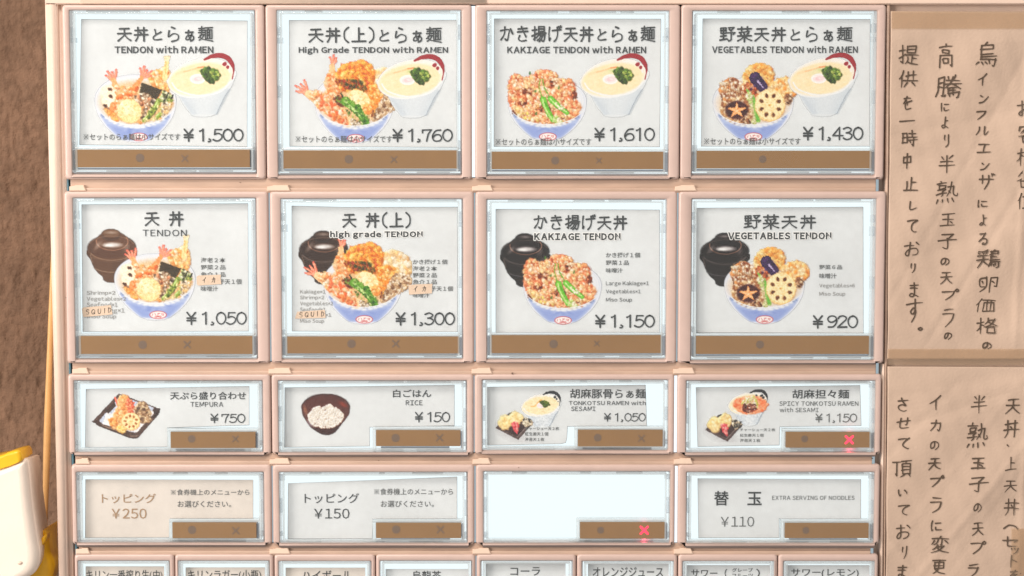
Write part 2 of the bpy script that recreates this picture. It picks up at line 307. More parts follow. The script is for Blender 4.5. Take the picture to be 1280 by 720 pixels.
def art_tendon():
    p = Paint(90, 50, 705, 690, 5.76, 3); B = (395, 372, 292, 180, 105, 672, (415, 638))
    rice_bowl(p, *B); p.push()
    p.ell(395, 385, 258, 150, (222, 190, 150), .9, 0, 20)
    p.crumbs([(180, 300), (300, 270), (480, 280), (640, 330), (640, 430), (560, 510), (400, 530), (230, 490), (170, 420)], 420, 8, 17, PALE + GOLD)
    # lotus seen edge on, far left
    p.poly([(150, 290), (200, 265), (255, 290), (262, 360), (235, 430), (170, 430), (148, 350)], (252, 234, 208), 1, True, 6)
    for x, y, r in ((213, 297, 17), (218, 348, 16), (176, 415, 17)): p.ell(x, y, r, r * .7, (100, 60, 40), .95, .5, 4); p.ell(x - 5, y - 4, r * .5, r * .3, (60, 34, 22), .8, .5, 4)
    p.ell(190, 435, 22, 10, (92, 60, 40), .7, 0, 6)
    # fish upright behind
    p.crumbs([(520, 180), (600, 150), (640, 170), (635, 290), (560, 300), (500, 230)], 260, 8, 16, GOLD + PALE)
    p.line([(622, 70), (622, 110), (612, 170), (606, 220)], 30, (250, 214, 158), 1, True, 34); p.line([(616, 90), (614, 180)], 8, (240, 176, 110), .7)
    p.poly([(600, 58), (650, 54), (642, 92), (608, 92)], (206, 196, 172), .7); p.poly([(604, 66), (646, 62), (638, 96), (612, 96)], (244, 222, 186), .9)
    # shrimps
    tail(p, 240, 245, -1.9, 90); tail(p, 440, 215, -.95, 84, 5)
    p.line([(236, 228), (258, 280), (300, 330), (330, 360)], 34, (252, 176, 126), 1, True, 58); p.line([(440, 215), (400, 270), (330, 340), (260, 410), (236, 420)], 30, (250, 160, 105), 1, True, 60)
    p.crumbs([(250, 260), (300, 310), (400, 270), (390, 330), (300, 420), (230, 430), (260, 350)], 300, 7, 15, [(250, 150, 85), (252, 176, 120), (255, 205, 160), (240, 128, 62), (255, 226, 196)])
    # nori sheet
    p.poly([(440, 248), (588, 300), (545, 370), (425, 322)], (74, 62, 42), 1, False, 3)
    for k in range(60): p.ell(p.r.uniform(445, 570), p.r.uniform(275, 345), 7, 3, ((98, 84, 58), (56, 46, 30))[k % 2], .4, .3, 3)
    # mushroom / vegetable heap
    p.crumbs([(400, 340), (470, 330), (540, 380), (520, 470), (440, 500), (400, 420)], 260, 7, 14, GREY + [(225, 150, 110)])
    p.crumbs([(590, 310), (640, 330), (660, 360), (610, 400), (570, 370)], 110, 6, 11, [(236, 240, 215), (180, 200, 140), (90, 92, 60)])
    p.line([(632, 322), (600, 380)], 8, (40, 46, 32), .95); p.line([(664, 335), (640, 392)], 9, (44, 50, 34), .95)
    egg(p, 350, 452, 88, 84, .5)
    p.crumbs([(180, 440), (240, 470), (262, 520), (210, 490)], 80, 7, 14, GOLD)
    for a, b in (((560, 380), (455, 520)), ((640, 380), (545, 500))):
        pepper(p, a, b, 36, (150, 168, 74), 10)
        p.crumbs([(a[0] - 20, a[1]), (a[0] + 22, a[1] + 8), (b[0] + 30, b[1] - 10), (b[0] - 8, b[1])], 150, 5, 10, [(170, 186, 92), (208, 204, 130), (96, 120, 50), (236, 222, 168), (130, 150, 60)])
    p.crumbs([(590, 400), (650, 400), (630, 450), (590, 480)], 100, 6, 11, PALE + GREY)
    bowl_front(p, *B); return p
def art_high():
    p = Paint(30, 40, 835, 700, 5.76, 5); B = (475, 372, 285, 185, 110, 678, (483, 648))
    rice_bowl(p, *B); p.push(); p.ell(470, 400, 250, 140, (226, 180, 130), .9, 0, 20)
    p.crumbs([(610, 180), (700, 150), (780, 190), (820, 270), (780, 340), (640, 330), (600, 250)], 560, 9, 20, PALE + [(255, 244, 222)])
    tail(p, 318, 130, -1.45, 78, 3); tail(p, 140, 330, -2.35, 104, 4)
    p.line([(318, 130), (312, 210), (310, 320)], 36, (253, 196, 150), 1, True, 62)
    p.crumbs([(280, 200), (340, 190), (360, 300), (330, 360), (270, 330)], 240, 7, 15, [(253, 190, 140), (250, 150, 90), (255, 220, 185)])
    p.crumbs([(380, 130), (460, 110), (530, 92), (600, 140), (610, 240), (560, 310), (480, 300), (380, 290), (345, 220)], 900, 7, 16, [(248, 160, 66), (255, 196, 100), (236, 130, 50), (255, 215, 140), (225, 110, 60), (255, 180, 90)])
    p.crumbs([(340, 220), (400, 230), (520, 230), (560, 290), (480, 310), (350, 260)], 170, 5, 11, [(110, 100, 40), (170, 60, 40), (70, 80, 40), (210, 130, 60), (150, 90, 40)])
    p.line([(150, 330), (230, 390), (330, 470), (420, 530)], 60, (253, 204, 160), 1, True, 84)
    p.crumbs([(160, 320), (260, 330), (360, 420), (430, 540), (330, 510), (220, 430)], 560, 8, 16, [(253, 196, 140), (248, 150, 92), (255, 222, 186), (255, 236, 214), (240, 120, 76)])
    p.crumbs([(590, 290), (640, 260), (720, 280), (700, 380), (620, 480), (580, 430)], 420, 8, 16, [(252, 170, 80), (255, 206, 130), (246, 146, 60), (255, 226, 176)])
    egg(p, 505, 375, 88, 70, .6); p.crumbs([(540, 400), (590, 420), (585, 480), (550, 470)], 70, 6, 12, GOLD)
    p.line([(612, 450), (600, 490)], 12, (130, 70, 40), .8)
    p.crumbs([(700, 330), (790, 320), (825, 370), (780, 420), (680, 480), (610, 520), (640, 430)], 620, 6, 13, [(250, 232, 206), (232, 206, 176), (160, 124, 96), (255, 244, 226), (116, 86, 66), (214, 180, 140)])
    for k in range(10): p.line([(640 + k * 13, 430 - k * 3), (628 + k * 13, 490 - k * 12)], 4, (108, 76, 56), .6)
    p.crumbs([(330, 360), (380, 340), (410, 400), (370, 420)], 70, 6, 11, [(120, 60, 40), (200, 110, 70), (90, 110, 50)])
    p.line([(380, 325), (412, 390)], 10, (36, 56, 26), .95, False, 16)
    p.line([(345, 370), (400, 410)], 8, (122, 160, 60), .9)
    pepper(p, (410, 380), (560, 530), 60, (116, 164, 62), 14); p.line([(500, 420), (560, 530)], 40, (96, 148, 54), 1, True, 26)
    p.crumbs([(400, 370), (450, 360), (580, 500), (560, 545), (480, 530), (410, 430)], 130, 4, 10, [(150, 190, 92), (84, 130, 44), (200, 220, 150), (60, 100, 40)], .7, .6)
    p.crumbs([(450, 510), (510, 530), (500, 560), (460, 550)], 50, 5, 10, GREY)
    bowl_front(p, *B); return p
def art_kakiage():
    p = Paint(70, 120, 665, 680, 5.76, 7); B = (370, 382, 282, 165, 105, 660, (375, 637))
    rice_bowl(p, *B); p.push()
    O = [(95, 250), (140, 195), (230, 215), (300, 170), (380, 160), (430, 190), (450, 225), (540, 230), (565, 290), (560, 350), (600, 410), (590, 480), (510, 520), (400, 540), (260, 520), (160, 470), (100, 390)]
    p.poly(O, (214, 140, 98), 1, True, 6)
    p.crumbs(O, 1500, 7, 16, ROSE)
    for x, y, rx, ry in ((410, 250, 30, 16), (190, 390, 34, 20), (340, 430, 60, 40), (230, 310, 50, 30), (500, 490, 40, 22), (560, 340, 20, 30), (150, 460, 40, 16)):
        p.crumbs([(x - rx, y), (x, y - ry), (x + rx, y), (x, y + ry)], 60, 5, 10, [(140, 70, 44), (176, 90, 52), (100, 54, 32)], .7, .7, .2)
    p.crumbs(O, 620, 5, 13, PALE + [(250, 170, 124), (255, 226, 200), (240, 146, 104)])
    p.crumbs([(110, 400), (200, 440), (330, 520), (280, 530), (160, 480)], 170, 6, 12, PALE + [(240, 220, 120)])
    for x, y in ((245, 180), (452, 285), (290, 470), (285, 310)): p.ell(x, y, 8, 12, (90, 130, 66), .8, .3)
    p.line([(318, 225), (312, 290), (330, 350)], 7, (120, 170, 70), 1); p.line([(336, 225), (352, 290), (385, 350)], 8, (112, 164, 64), 1)
    pepper(p, (340, 370), (412, 520), 44, (122, 190, 66), -6); pepper(p, (395, 365), (512, 465), 42, (122, 192, 70), -6)
    p.line([(350, 390), (390, 450)], 8, (90, 160, 40), .7); p.crumbs([(410, 490), (450, 500), (475, 530), (430, 540)], 90, 6, 12, [(222, 240, 190), (250, 244, 220), (190, 220, 130)])
    p.crumbs([(430, 390), (480, 410), (490, 440), (450, 430)], 30, 5, 8, [(235, 245, 200), (255, 255, 235)])
    bowl_front(p, *B); return p
def art_veg():
    p = Paint(45, 105, 690, 680, 5.76, 9); B = (358, 378, 290, 170, 105, 665, (362, 637))
    rice_bowl(p, *B); p.push(); p.ell(355, 400, 255, 135, (225, 190, 150), .8, 0, 20)
    p.crumbs([(300, 170), (360, 125), (440, 125), (490, 170), (480, 250), (400, 290), (300, 260)], 520, 9, 19, [(255, 214, 142), (252, 186, 104), (255, 230, 180), (246, 164, 84)])
    p.crumbs([(490, 260), (570, 220), (650, 240), (675, 290), (640, 340), (560, 340), (500, 290)], 420, 9, 17, [(255, 200, 130), (250, 160, 82), (255, 228, 186), (255, 214, 160)])
    p.crumbs([(590, 340), (640, 340), (620, 400), (600, 400)], 60, 6, 12, BRWN)
    p.crumbs([(120, 260), (200, 220), (280, 260), (310, 330), (300, 380), (180, 390), (130, 340)], 520, 6, 14, [(240, 216, 184), (196, 150, 110), (150, 90, 60), (255, 240, 220), (225, 150, 90)])
    for k in range(7): p.line([(165 + k * 14, 255 + k * 3), (155 + k * 20, 350)], 4, (120, 74, 50), .6)
    p.line([(130, 340), (135, 400)], 10, (100, 62, 42), .8)
    p.crumbs([(300, 250), (360, 260), (390, 330), (340, 345), (300, 320)], 150, 5, 11, [(180, 90, 50), (230, 140, 90), (110, 64, 44), (250, 190, 150)])
    # aubergine
    p.line([(370, 215), (425, 285)], 86, (66, 40, 88), 1, False, 70); p.line([(350, 205), (380, 190)], 20, (92, 62, 112), .8)
    for k in range(50): p.ell(p.r.uniform(335, 460), p.r.uniform(205, 310), p.r.uniform(3, 9), 3, ((120, 92, 150), (44, 22, 60), (196, 180, 212))[k % 3] if 0 else ((112, 84, 142), (48, 26, 64))[k % 2], .5 if (335 < 500) else 0, .9, 3)
    p.line([(385, 235), (430, 285)], 16, (226, 214, 238), .75, False, 8)
    p.clip = None
    p.line([(310, 300), (345, 350), (370, 420), (395, 520)], 16, (150, 190, 104), 1, True, 34); p.line([(352, 350), (385, 430), (390, 510)], 24, (120, 186, 84), .95, True, 20)
    p.crumbs([(310, 310), (345, 340), (350, 450), (380, 530), (330, 530), (320, 420)], 260, 6, 12, [(240, 240, 200), (214, 220, 160), (255, 246, 226), (180, 200, 120)])
    lotus(p, 478, 410, 108, 118, 0, 8)
    # shiitake with the cut star
    p.crumbs([(130, 400), (200, 365), (300, 370), (340, 440), (330, 520), (230, 540), (140, 480)], 520, 7, 14, [(232, 200, 160), (250, 226, 196), (200, 150, 100), (160, 104, 70)])
    p.ell(240, 445, 82, 66, (82, 42, 44), 1, 0, 8)
    for k in range(50): t, u = p.r.uniform(0, 6.28), p.r.uniform(.2, 1); p.ell(240 + 78 * u * math.cos(t), 445 + 62 * u * math.sin(t), 8, 4, ((120, 66, 62), (56, 24, 30))[k % 2], .5, t, 4)
    for k in range(5):
        a = -1.6 + k * 1.257; p.line([(240, 448), (240 + 62 * math.cos(a), 448 + 50 * math.sin(a))], 36, (248, 172, 116), 1, False, 10)
    for k in range(5):
        a = -1.6 + k * 1.257; p.line([(240, 448), (240 + 50 * math.cos(a), 448 + 40 * math.sin(a))], 8, (255, 214, 176), .8, False, 3)
    p.crumbs([(270, 510), (330, 500), (335, 535), (290, 540)], 60, 5, 10, BRWN)
    bowl_front(p, *B); return p
def ramen_cup(p, S, ox, oy, rim, dark=False):
    T = lambda q: [(ox + a * S, oy + b * S) for a, b in q]
    E = lambda x, y, rx, ry, c, al=1., rot=0., so=2.: p.ell(ox + x * S, oy + y * S, rx * S, ry * S, c, al, rot, so)
    p.poly(T([(640, 215), (690, 310), (740, 410), (782, 462), (800, 484), (860, 494), (930, 490), (975, 470), (990, 440), (1040, 340), (1100, 250), (1085, 150)]), (222, 227, 232), 1, True, 3)
    for k in range(24):                                                   # cylinder shading of the printed cup
        u = k / 24; p.line(T([(690 + 400 * u, 320 - abs(u - .4) * 40), (800 + 190 * u, 470)]), 14 * S, (172 + int(40 * math.sin(3.1 * u)), 186 + int(34 * math.sin(3.1 * u)), 202 + int(26 * math.sin(3.1 * u))), .42, False, 8 * S, 8)
    E(868, 215, 242, 138, (236, 238, 240), 1, -.2, 3)
    E(870, 214, 236, 130, (246, 238, 226), 1, -.2, 4)
    E(862, 222, 224, 112, (252, 228, 186), 1, -.16, 8); 
    for k in range(160):
        t, u = p.r.uniform(0, 6.28), p.r.uniform(0, .95)
        E(862 + 214 * u * math.cos(t), 222 + 104 * u * math.sin(t), p.r.uniform(5, 20), p.r.uniform(3, 7), ((255, 240, 212), (248, 214, 160), (252, 224, 176), (255, 232, 196))[k % 4], .4, -.2, 5)
    p.line(T([(660, 250), (700, 300), (800, 334), (900, 338), (1010, 310), (1080, 240)]), 12 * S, (240, 242, 244), .9)
    # coloured back rim, thick in the middle, with its marks
    for i, q in enumerate(([(895, 84), (950, 60), (1010, 54), (1060, 72), (1092, 112), (1104, 160), (1094, 222)],)):
        P = spline(T(q)); n = len(P)
        for k in range(n - 1):
            w = (10 + 26 * math.sin(math.pi * min(1, (k + 1) / n * 1.15)) ** .8) * S * (.75 if k > n * .7 else 1)
            p.line([P[k], P[k + 1]], w, rim, 1, False)
    p.line(T([(940, 96), (1010, 90), (1056, 124), (1076, 170)]), 12 * S, (248, 240, 236), .9)
    E(1040, 116, 17, 14, rim, 1, -.5); E(1062, 138, 11, 13, rim, 1); 
    if dark: E(1080, 168, 8, 8, rim, .8)
def art_ramen():
    p = Paint(620, 35, 1130, 505, 5.76, 11); ramen_cup(p, 1, 0, 0, (160, 44, 56))
    p.line([(745, 172), (800, 158), (850, 142), (890, 136)], 8, (240, 150, 100), .9, True, 12); p.line([(690, 186), (760, 166), (840, 146)], 14, (253, 214, 170), .7)
    p.ell(830, 175, 60, 22, (226, 226, 178), .5, -.2, 10); p.ell(860, 160, 26, 12, (200, 214, 140), .5, 0, 8)
    p.ell(845, 222, 56, 36, (255, 247, 244), 1, 0, 3); p.ring(845, 222, 40, 24, 3, (248, 214, 214), .6); p.ell(845, 222, 34, 17, (250, 196, 200), .8, -.1, 6); p.ell(852, 220, 16, 7, (255, 236, 236), .8, .2, 3)
    p.crumbs([(880, 150), (930, 140), (985, 170), (1000, 210), (960, 245), (930, 240), (880, 190)], 260, 6, 13, [(60, 92, 34), (94, 132, 50), (44, 66, 26), (128, 160, 66), (78, 104, 34)], .6)
    p.crumbs([(940, 160), (1000, 180), (985, 215), (945, 200)], 30, 4, 8, [(190, 206, 110), (150, 180, 80)])
    return p
def art_miso(dark):
    p = Paint(70, 25, 425, 420, 5.54, 13)
    C = [(lambda r, g, b: (r * .9, g * .88, b * .85)), (lambda r, g, b: (r * .27, g * .29, b * .40)), (lambda r, g, b: (r * .55, g * .52, b * .52))][dark]  # one bowl in three tones; the first one's brown is painted-in glare
    p.poly([(84, 180), (98, 250), (122, 308), (150, 344), (176, 366), (182, 380), (185, 392), (220, 408), (290, 406), (316, 388), (324, 366), (352, 338), (382, 296), (404, 240), (410, 180)], C(110, 78, 56), 1, True, 4)
    for k in range(18): u = k / 18; p.line([(110 + 280 * u, 230), (190 + 130 * u, 375)], 16, C(*((128, 92, 66) if u < .5 else (92, 62, 46))), .2, False, 8, 8)
    p.ell(246, 168, 168, 88, C(124, 88, 64), 1, -.03, 4); p.ell(246, 158, 166, 84, C(108, 74, 54), 1, -.03, 5)
    p.ring(246, 176, 158, 78, 3, (178, 152, 130) if not dark else (150, 140, 136), .8, 0, 20, 160); p.ring(246, 188, 160, 76, 2, (160, 132, 112) if not dark else (120, 112, 112), .6, 0, 30, 150)
    p.ell(250, 118, 112, 66, C(118, 82, 60), 1, 0, 4); p.ring(250, 122, 110, 62, 3, (200, 150, 124) if not dark else (190, 140, 116), .9, 0, -30, 190)
    p.ell(252, 146, 60, 16, (236, 232, 232), .85, 0, 8); p.ell(226, 150, 30, 9, (250, 250, 250), .8, 0, 5)
    p.ell(243, 78, 66, 42, C(96, 66, 48), 1, 0, 4); p.ell(243, 66, 62, 30, C(128, 94, 70), 1, 0, 5); p.ring(243, 72, 44, 18, 2, C(150, 116, 92), .6)
    p.ell(150, 150, 30, 12, (214, 204, 200), .45, -.9, 10); p.ell(350, 165, 16, 26, (190, 180, 178), .35, .5, 10); p.ring(246, 168, 164, 84, 2.5, (196, 178, 164), .5, 0, 200, 340); p.ell(350, 250, 10, 40, (180, 165, 156), .35, .35, 9); p.ell(246, 60, 34, 9, (210, 200, 196), .5, 0, 7)
    p.line([(120, 308), (190, 332), (290, 334), (360, 306)], 3, (196, 172, 152) if not dark else (150, 150, 156), .8); p.line([(96, 215), (112, 270)], 5, (190, 164, 146), .5)
    return p
def art_tempura():
    p = Paint(125, 105, 930, 640, 9, 15)
    p.poly([(135, 430), (440, 110), (910, 285), (880, 360), (640, 630), (560, 622), (200, 480)], (96, 74, 66), 1, False, 4)
    p.poly([(215, 420), (455, 130), (840, 270), (800, 350), (620, 560), (250, 460)], (196, 204, 222), 1, False, 4)
    p.poly([(255, 460), (300, 325), (360, 340), (480, 200), (850, 320), (640, 556)], (236, 234, 236), 1, False, 4)
    p.poly([(230, 380), (390, 200), (405, 250), (320, 340), (300, 325)], (80, 60, 52), 1, False, 3)
    p.line([(250, 480), (420, 530)], 14, (176, 150, 134), .7); p.line([(570, 600), (640, 596)], 10, (190, 170, 160), .6); p.line([(135, 432), (560, 618)], 8, (66, 46, 40), .8, False)
    p.poly([(845, 288), (912, 285), (890, 350), (850, 386), (826, 380), (848, 345), (832, 330)], (74, 56, 52), 1)
    for a in ([(400, 160), (430, 240)], [(440, 170), (450, 260)], [(570, 190), (540, 260)], [(610, 215), (560, 270)]): p.line(a, 26, (240, 128, 108), 1, False, 32)
    p.crumbs([(450, 150), (500, 120), (540, 160), (545, 330), (500, 420), (440, 520), (340, 470), (330, 420), (400, 330), (420, 220)], 620, 9, 22, [(253, 196, 140), (250, 178, 116), (255, 212, 162), (248, 168, 108)])
    p.crumbs([(330, 400), (400, 400), (410, 460), (350, 475)], 60, 9, 18, [(248, 160, 84), (252, 190, 128)])
    p.crumbs([(540, 180), (600, 210), (600, 310), (550, 330)], 150, 8, 16, [(244, 142, 110), (252, 184, 140), (240, 120, 96)])
    p.crumbs([(650, 230), (710, 210), (770, 260), (800, 350), (790, 420), (690, 430), (620, 330)], 420, 8, 18, [(224, 196, 160), (190, 156, 122), (140, 110, 86), (240, 218, 186)])
    for x, y, r in ((665, 275, 24), (720, 290, 26), (650, 310, 22), (700, 400, 30), (760, 330, 14)): p.ell(x, y, r, r * .65, (88, 64, 50), .8, -.5, 8)
    lotus(p, 572, 428, 106, 102, 0, 9, (252, 222, 172), (176, 110, 64)); p.crumbs([(430, 470), (510, 500), (500, 550), (430, 540)], 80, 8, 16, [(252, 206, 120), (255, 222, 160)])
    return p
def art_rice():
    p = Paint(198, 134, 510, 398, 4.571, 17)                       # units of the 4.57x view
    p.poly([(354, 170), (226, 205), (216, 240), (224, 280), (270, 345), (320, 378), (345, 387), (380, 385), (410, 368), (450, 320), (486, 272), (492, 240), (482, 205)], (98, 52, 44), 1, True, 3)
    p.poly([(262, 338), (320, 352), (390, 350), (440, 325), (410, 368), (380, 385), (345, 387), (318, 377)], (64, 28, 26), .8, True, 5)
    p.ell(354, 228, 139, 80, (80, 44, 42), 1, 0, 3); p.ell(352, 236, 132, 72, (104, 62, 56), 1, 0, 4)
    p.poly([(222, 240), (250, 180), (300, 158), (400, 156), (470, 190), (486, 230), (460, 250), (400, 210), (300, 215), (250, 260)], (96, 50, 44), .8, True, 12)
    p.ell(236, 244, 9, 26, (200, 150, 112), .5, -.3, 6); p.ell(268, 320, 14, 26, (190, 196, 214), .6, -.8, 8); p.ell(455, 210, 22, 10, (168, 66, 40), .7, .5, 8)
    p.crumbs([(252, 280), (275, 240), (310, 222), (345, 222), (378, 210), (410, 225), (440, 250), (458, 275), (440, 310), (400, 340), (340, 346), (280, 330)], 1500, 3, 6, [(252, 250, 246), (240, 238, 232), (255, 255, 252), (228, 226, 222)], .86)
    return p
def art_set(spicy):
    p = Paint(80, 60, 860, 675, 9, 19)
    dx, dy = (20, 22) if spicy else (0, 0)
    S = 1.0; rim = (58, 62, 66)
    ramen_cup(p, .93, -205 + (-10 if spicy else 0), 44 + (-20 if spicy else 0), rim, True)
    if spicy:
        p.crumbs([(440, 205), (540, 160), (700, 150), (800, 210), (805, 260), (700, 320), (560, 330), (450, 270)], 700, 9, 20, [(250, 150, 110), (255, 176, 140), (245, 126, 84), (255, 200, 170)], .9)
        p.crumbs([(520, 215), (600, 150), (670, 150), (700, 250), (620, 270)], 160, 7, 13, [(240, 236, 200), (255, 250, 230), (214, 214, 130)])
        for a in ([(560, 190), (520, 240)], [(660, 145), (710, 240)], [(600, 170), (570, 235)], [(690, 190), (700, 270)]): p.line(a, 8, (188, 192, 80), .9)
        p.crumbs([(530, 250), (590, 220), (680, 240), (690, 290), (620, 320), (545, 310)], 170, 6, 11, [(120, 56, 40), (150, 70, 50), (90, 40, 34), (236, 210, 200)])
        for x, y in ((742, 138), (690, 130), (765, 160)): p.ell(x, y, 14, 10, (44, 52, 58), .95, .5)
    else:
        p.line([(490, 260), (540, 250), (570, 215), (610, 180)], 12, (250, 186, 116), 1)
        p.ell(598, 248, 42, 32, (255, 238, 238), 1); p.ell(596, 250, 22, 14, (250, 220, 224), .8)
        p.crumbs([(590, 205), (640, 195), (690, 215), (700, 245), (650, 262), (625, 240)], 150, 6, 12, [(90, 112, 34), (60, 84, 26), (130, 150, 54)])
    p.ell(260 + dx, 560 + dy, 150, 60, (214, 208, 210), .5, .4, 50)
    p.poly([(88 + dx, 505 + dy), (240 + dx, 330 + dy), (520 + dx, 440 + dy), (345 + dx, 640 + dy)], (98, 82, 80), 1, False, 4)
    p.poly([(120 + dx, 500 + dy), (250 + dx, 370 + dy), (470 + dx, 440 + dy), (335 + dx, 600 + dy)], (72, 52, 52), 1, False, 6); p.line([(330 + dx, 610 + dy), (460 + dx, 470 + dy)], 8, (160, 148, 146), .7, False)
    p.line([(230 + dx, 370 + dy), (265 + dx, 335 + dy)], 22, (44, 54, 60), 1, False)
    for x, y, r in ((195, 440, 72), (312, 395, 70)):
        p.crumbs([(x + dx - r, y + dy), (x + dx, y + dy - r), (x + dx + r, y + dy), (x + dx, y + dy + r)], 160, 14, 26, [(252, 228, 172), (255, 236, 190), (246, 214, 150)], .88)
    p.poly([(262 + dx, 450 + dy), (345 + dx, 440 + dy), (335 + dx, 580 + dy), (290 + dx, 530 + dy)], (236, 100, 112), 1, False, 5)
    p.crumbs([(270 + dx, 450 + dy), (345 + dx, 445 + dy), (335 + dx, 570 + dy)], 50, 8, 14, [(244, 130, 136), (255, 176, 170), (232, 84, 96)])
    p.crumbs([(400 + dx, 400 + dy), (480 + dx, 410 + dy), (500 + dx, 460 + dy), (420 + dx, 480 + dy)], 110, 8, 16, [(230, 216, 190), (90, 84, 80), (250, 240, 215), (60, 60, 62)])
    return p
ARTS = {'tendon': (art_tendon, 0), 'high': (art_high, 0), 'kakiage': (art_kakiage, 0), 'veg': (art_veg, 0), 'ramen': (art_ramen, .22),
        'miso_glare': (lambda: art_miso(0), .25), 'miso_dark': (lambda: art_miso(1), .25), 'miso_brown': (lambda: art_miso(2), .25), 'tempura': (art_tempura, 1.1), 'rice': (art_rice, .5),
        'set': (lambda: art_set(0), .8), 'spicy': (lambda: art_set(1), .8)}
# ---------------------------------------------------------------- building helpers
def obj(name, bm, m, parent=None, smooth=False):
    me = bpy.data.meshes.new(name)
    if isinstance(bm, tuple): me.from_pydata(bm[0], [], bm[1])
    else:
        bmesh.ops.recalc_face_normals(bm, faces=bm.faces); bm.to_mesh(me); bm.free()
    o = bpy.data.objects.new(name, me); C.objects.link(o); me.materials.append(M[m] if isinstance(m, str) else m)
    if smooth: me.polygons.foreach_set('use_smooth', [True] * len(me.polygons))
    if parent: o.parent = parent; o.matrix_parent_inverse = Matrix.Translation(-parent.location)
    return o
def thing(name, label, cat, loc, group=None):
    o = bpy.data.objects.new(name, None); C.objects.link(o); o.location = loc; o.empty_display_size = .01
    o['label'] = label; o['category'] = cat
    if group: o['group'] = group
    return o
def tag(o, label, cat, group=None):
    o['label'] = label; o['category'] = cat
    if group: o['group'] = group
    return o
def rrect(r4, rad, n=3):                              # x0, x1, z0, z1 -> corner-rounded loop
    x0, x1, z0, z1 = r4; L = []
    for cx, cz, a in ((x1 - rad, z0 + rad, -90), (x1 - rad, z1 - rad, 0), (x0 + rad, z1 - rad, 90), (x0 + rad, z0 + rad, 180)):
        for k in range(n + 1):
            t = R(a + 90 * k / n); L.append((cx + rad * math.cos(t), cz + rad * math.sin(t)))
    return L
def grow(r, l, rr=None, b=None, t=None):              # grow a rectangle by left, right, bottom, top
    rr = l if rr is None else rr; b = l if b is None else b; t = l if t is None else t
    return (r[0] - l, r[1] + rr, r[2] - b, r[3] + t)
def loops(bm, seq, n=3, cap0=False, cap1=False):      # seq of (rect, radius, y)
    prev = first = None
    for r, rad, y in seq:
        cur = [bm.verts.new((x, y, z)) for x, z in rrect(r, max(rad, 2e-5), n)]
        if prev:
            for i in range(len(cur)): bm.faces.new((prev[i], prev[(i + 1) % len(cur)], cur[(i + 1) % len(cur)], cur[i]))
        first = first or cur; prev = cur
    if cap0: bm.faces.new(first)
    if cap1: bm.faces.new(prev)
    return bm
def box(bm, r, y0, y1, rad=.0002, bev=.00025):        # rounded slab, y0 is the front
    return loops(bm, [(r, rad, y1), (r, rad, y0 + bev), (grow(r, -bev * .3), rad, y0 + bev * .3), (grow(r, -bev), rad, y0)], 3, True, True)
def prism(bm, pts, y0, y1, bev=0):
    f = [bm.verts.new((x, y0, z)) for x, z in pts]; b = [bm.verts.new((x, y1, z)) for x, z in pts]; n = len(pts)
    bm.faces.new(f); bm.faces.new(b[::-1])
    for i in range(n): bm.faces.new((f[i], b[i], b[(i + 1) % n], f[(i + 1) % n]))
    if bev: bmesh.ops.bevel(bm, geom=[e for e in bm.edges if all(v in f for v in e.verts)], offset=bev, segments=2, affect='EDGES')
    return bm
def PP(pts, y): return [(P(a, b, y).x, P(a, b, y).z) for a, b in pts]

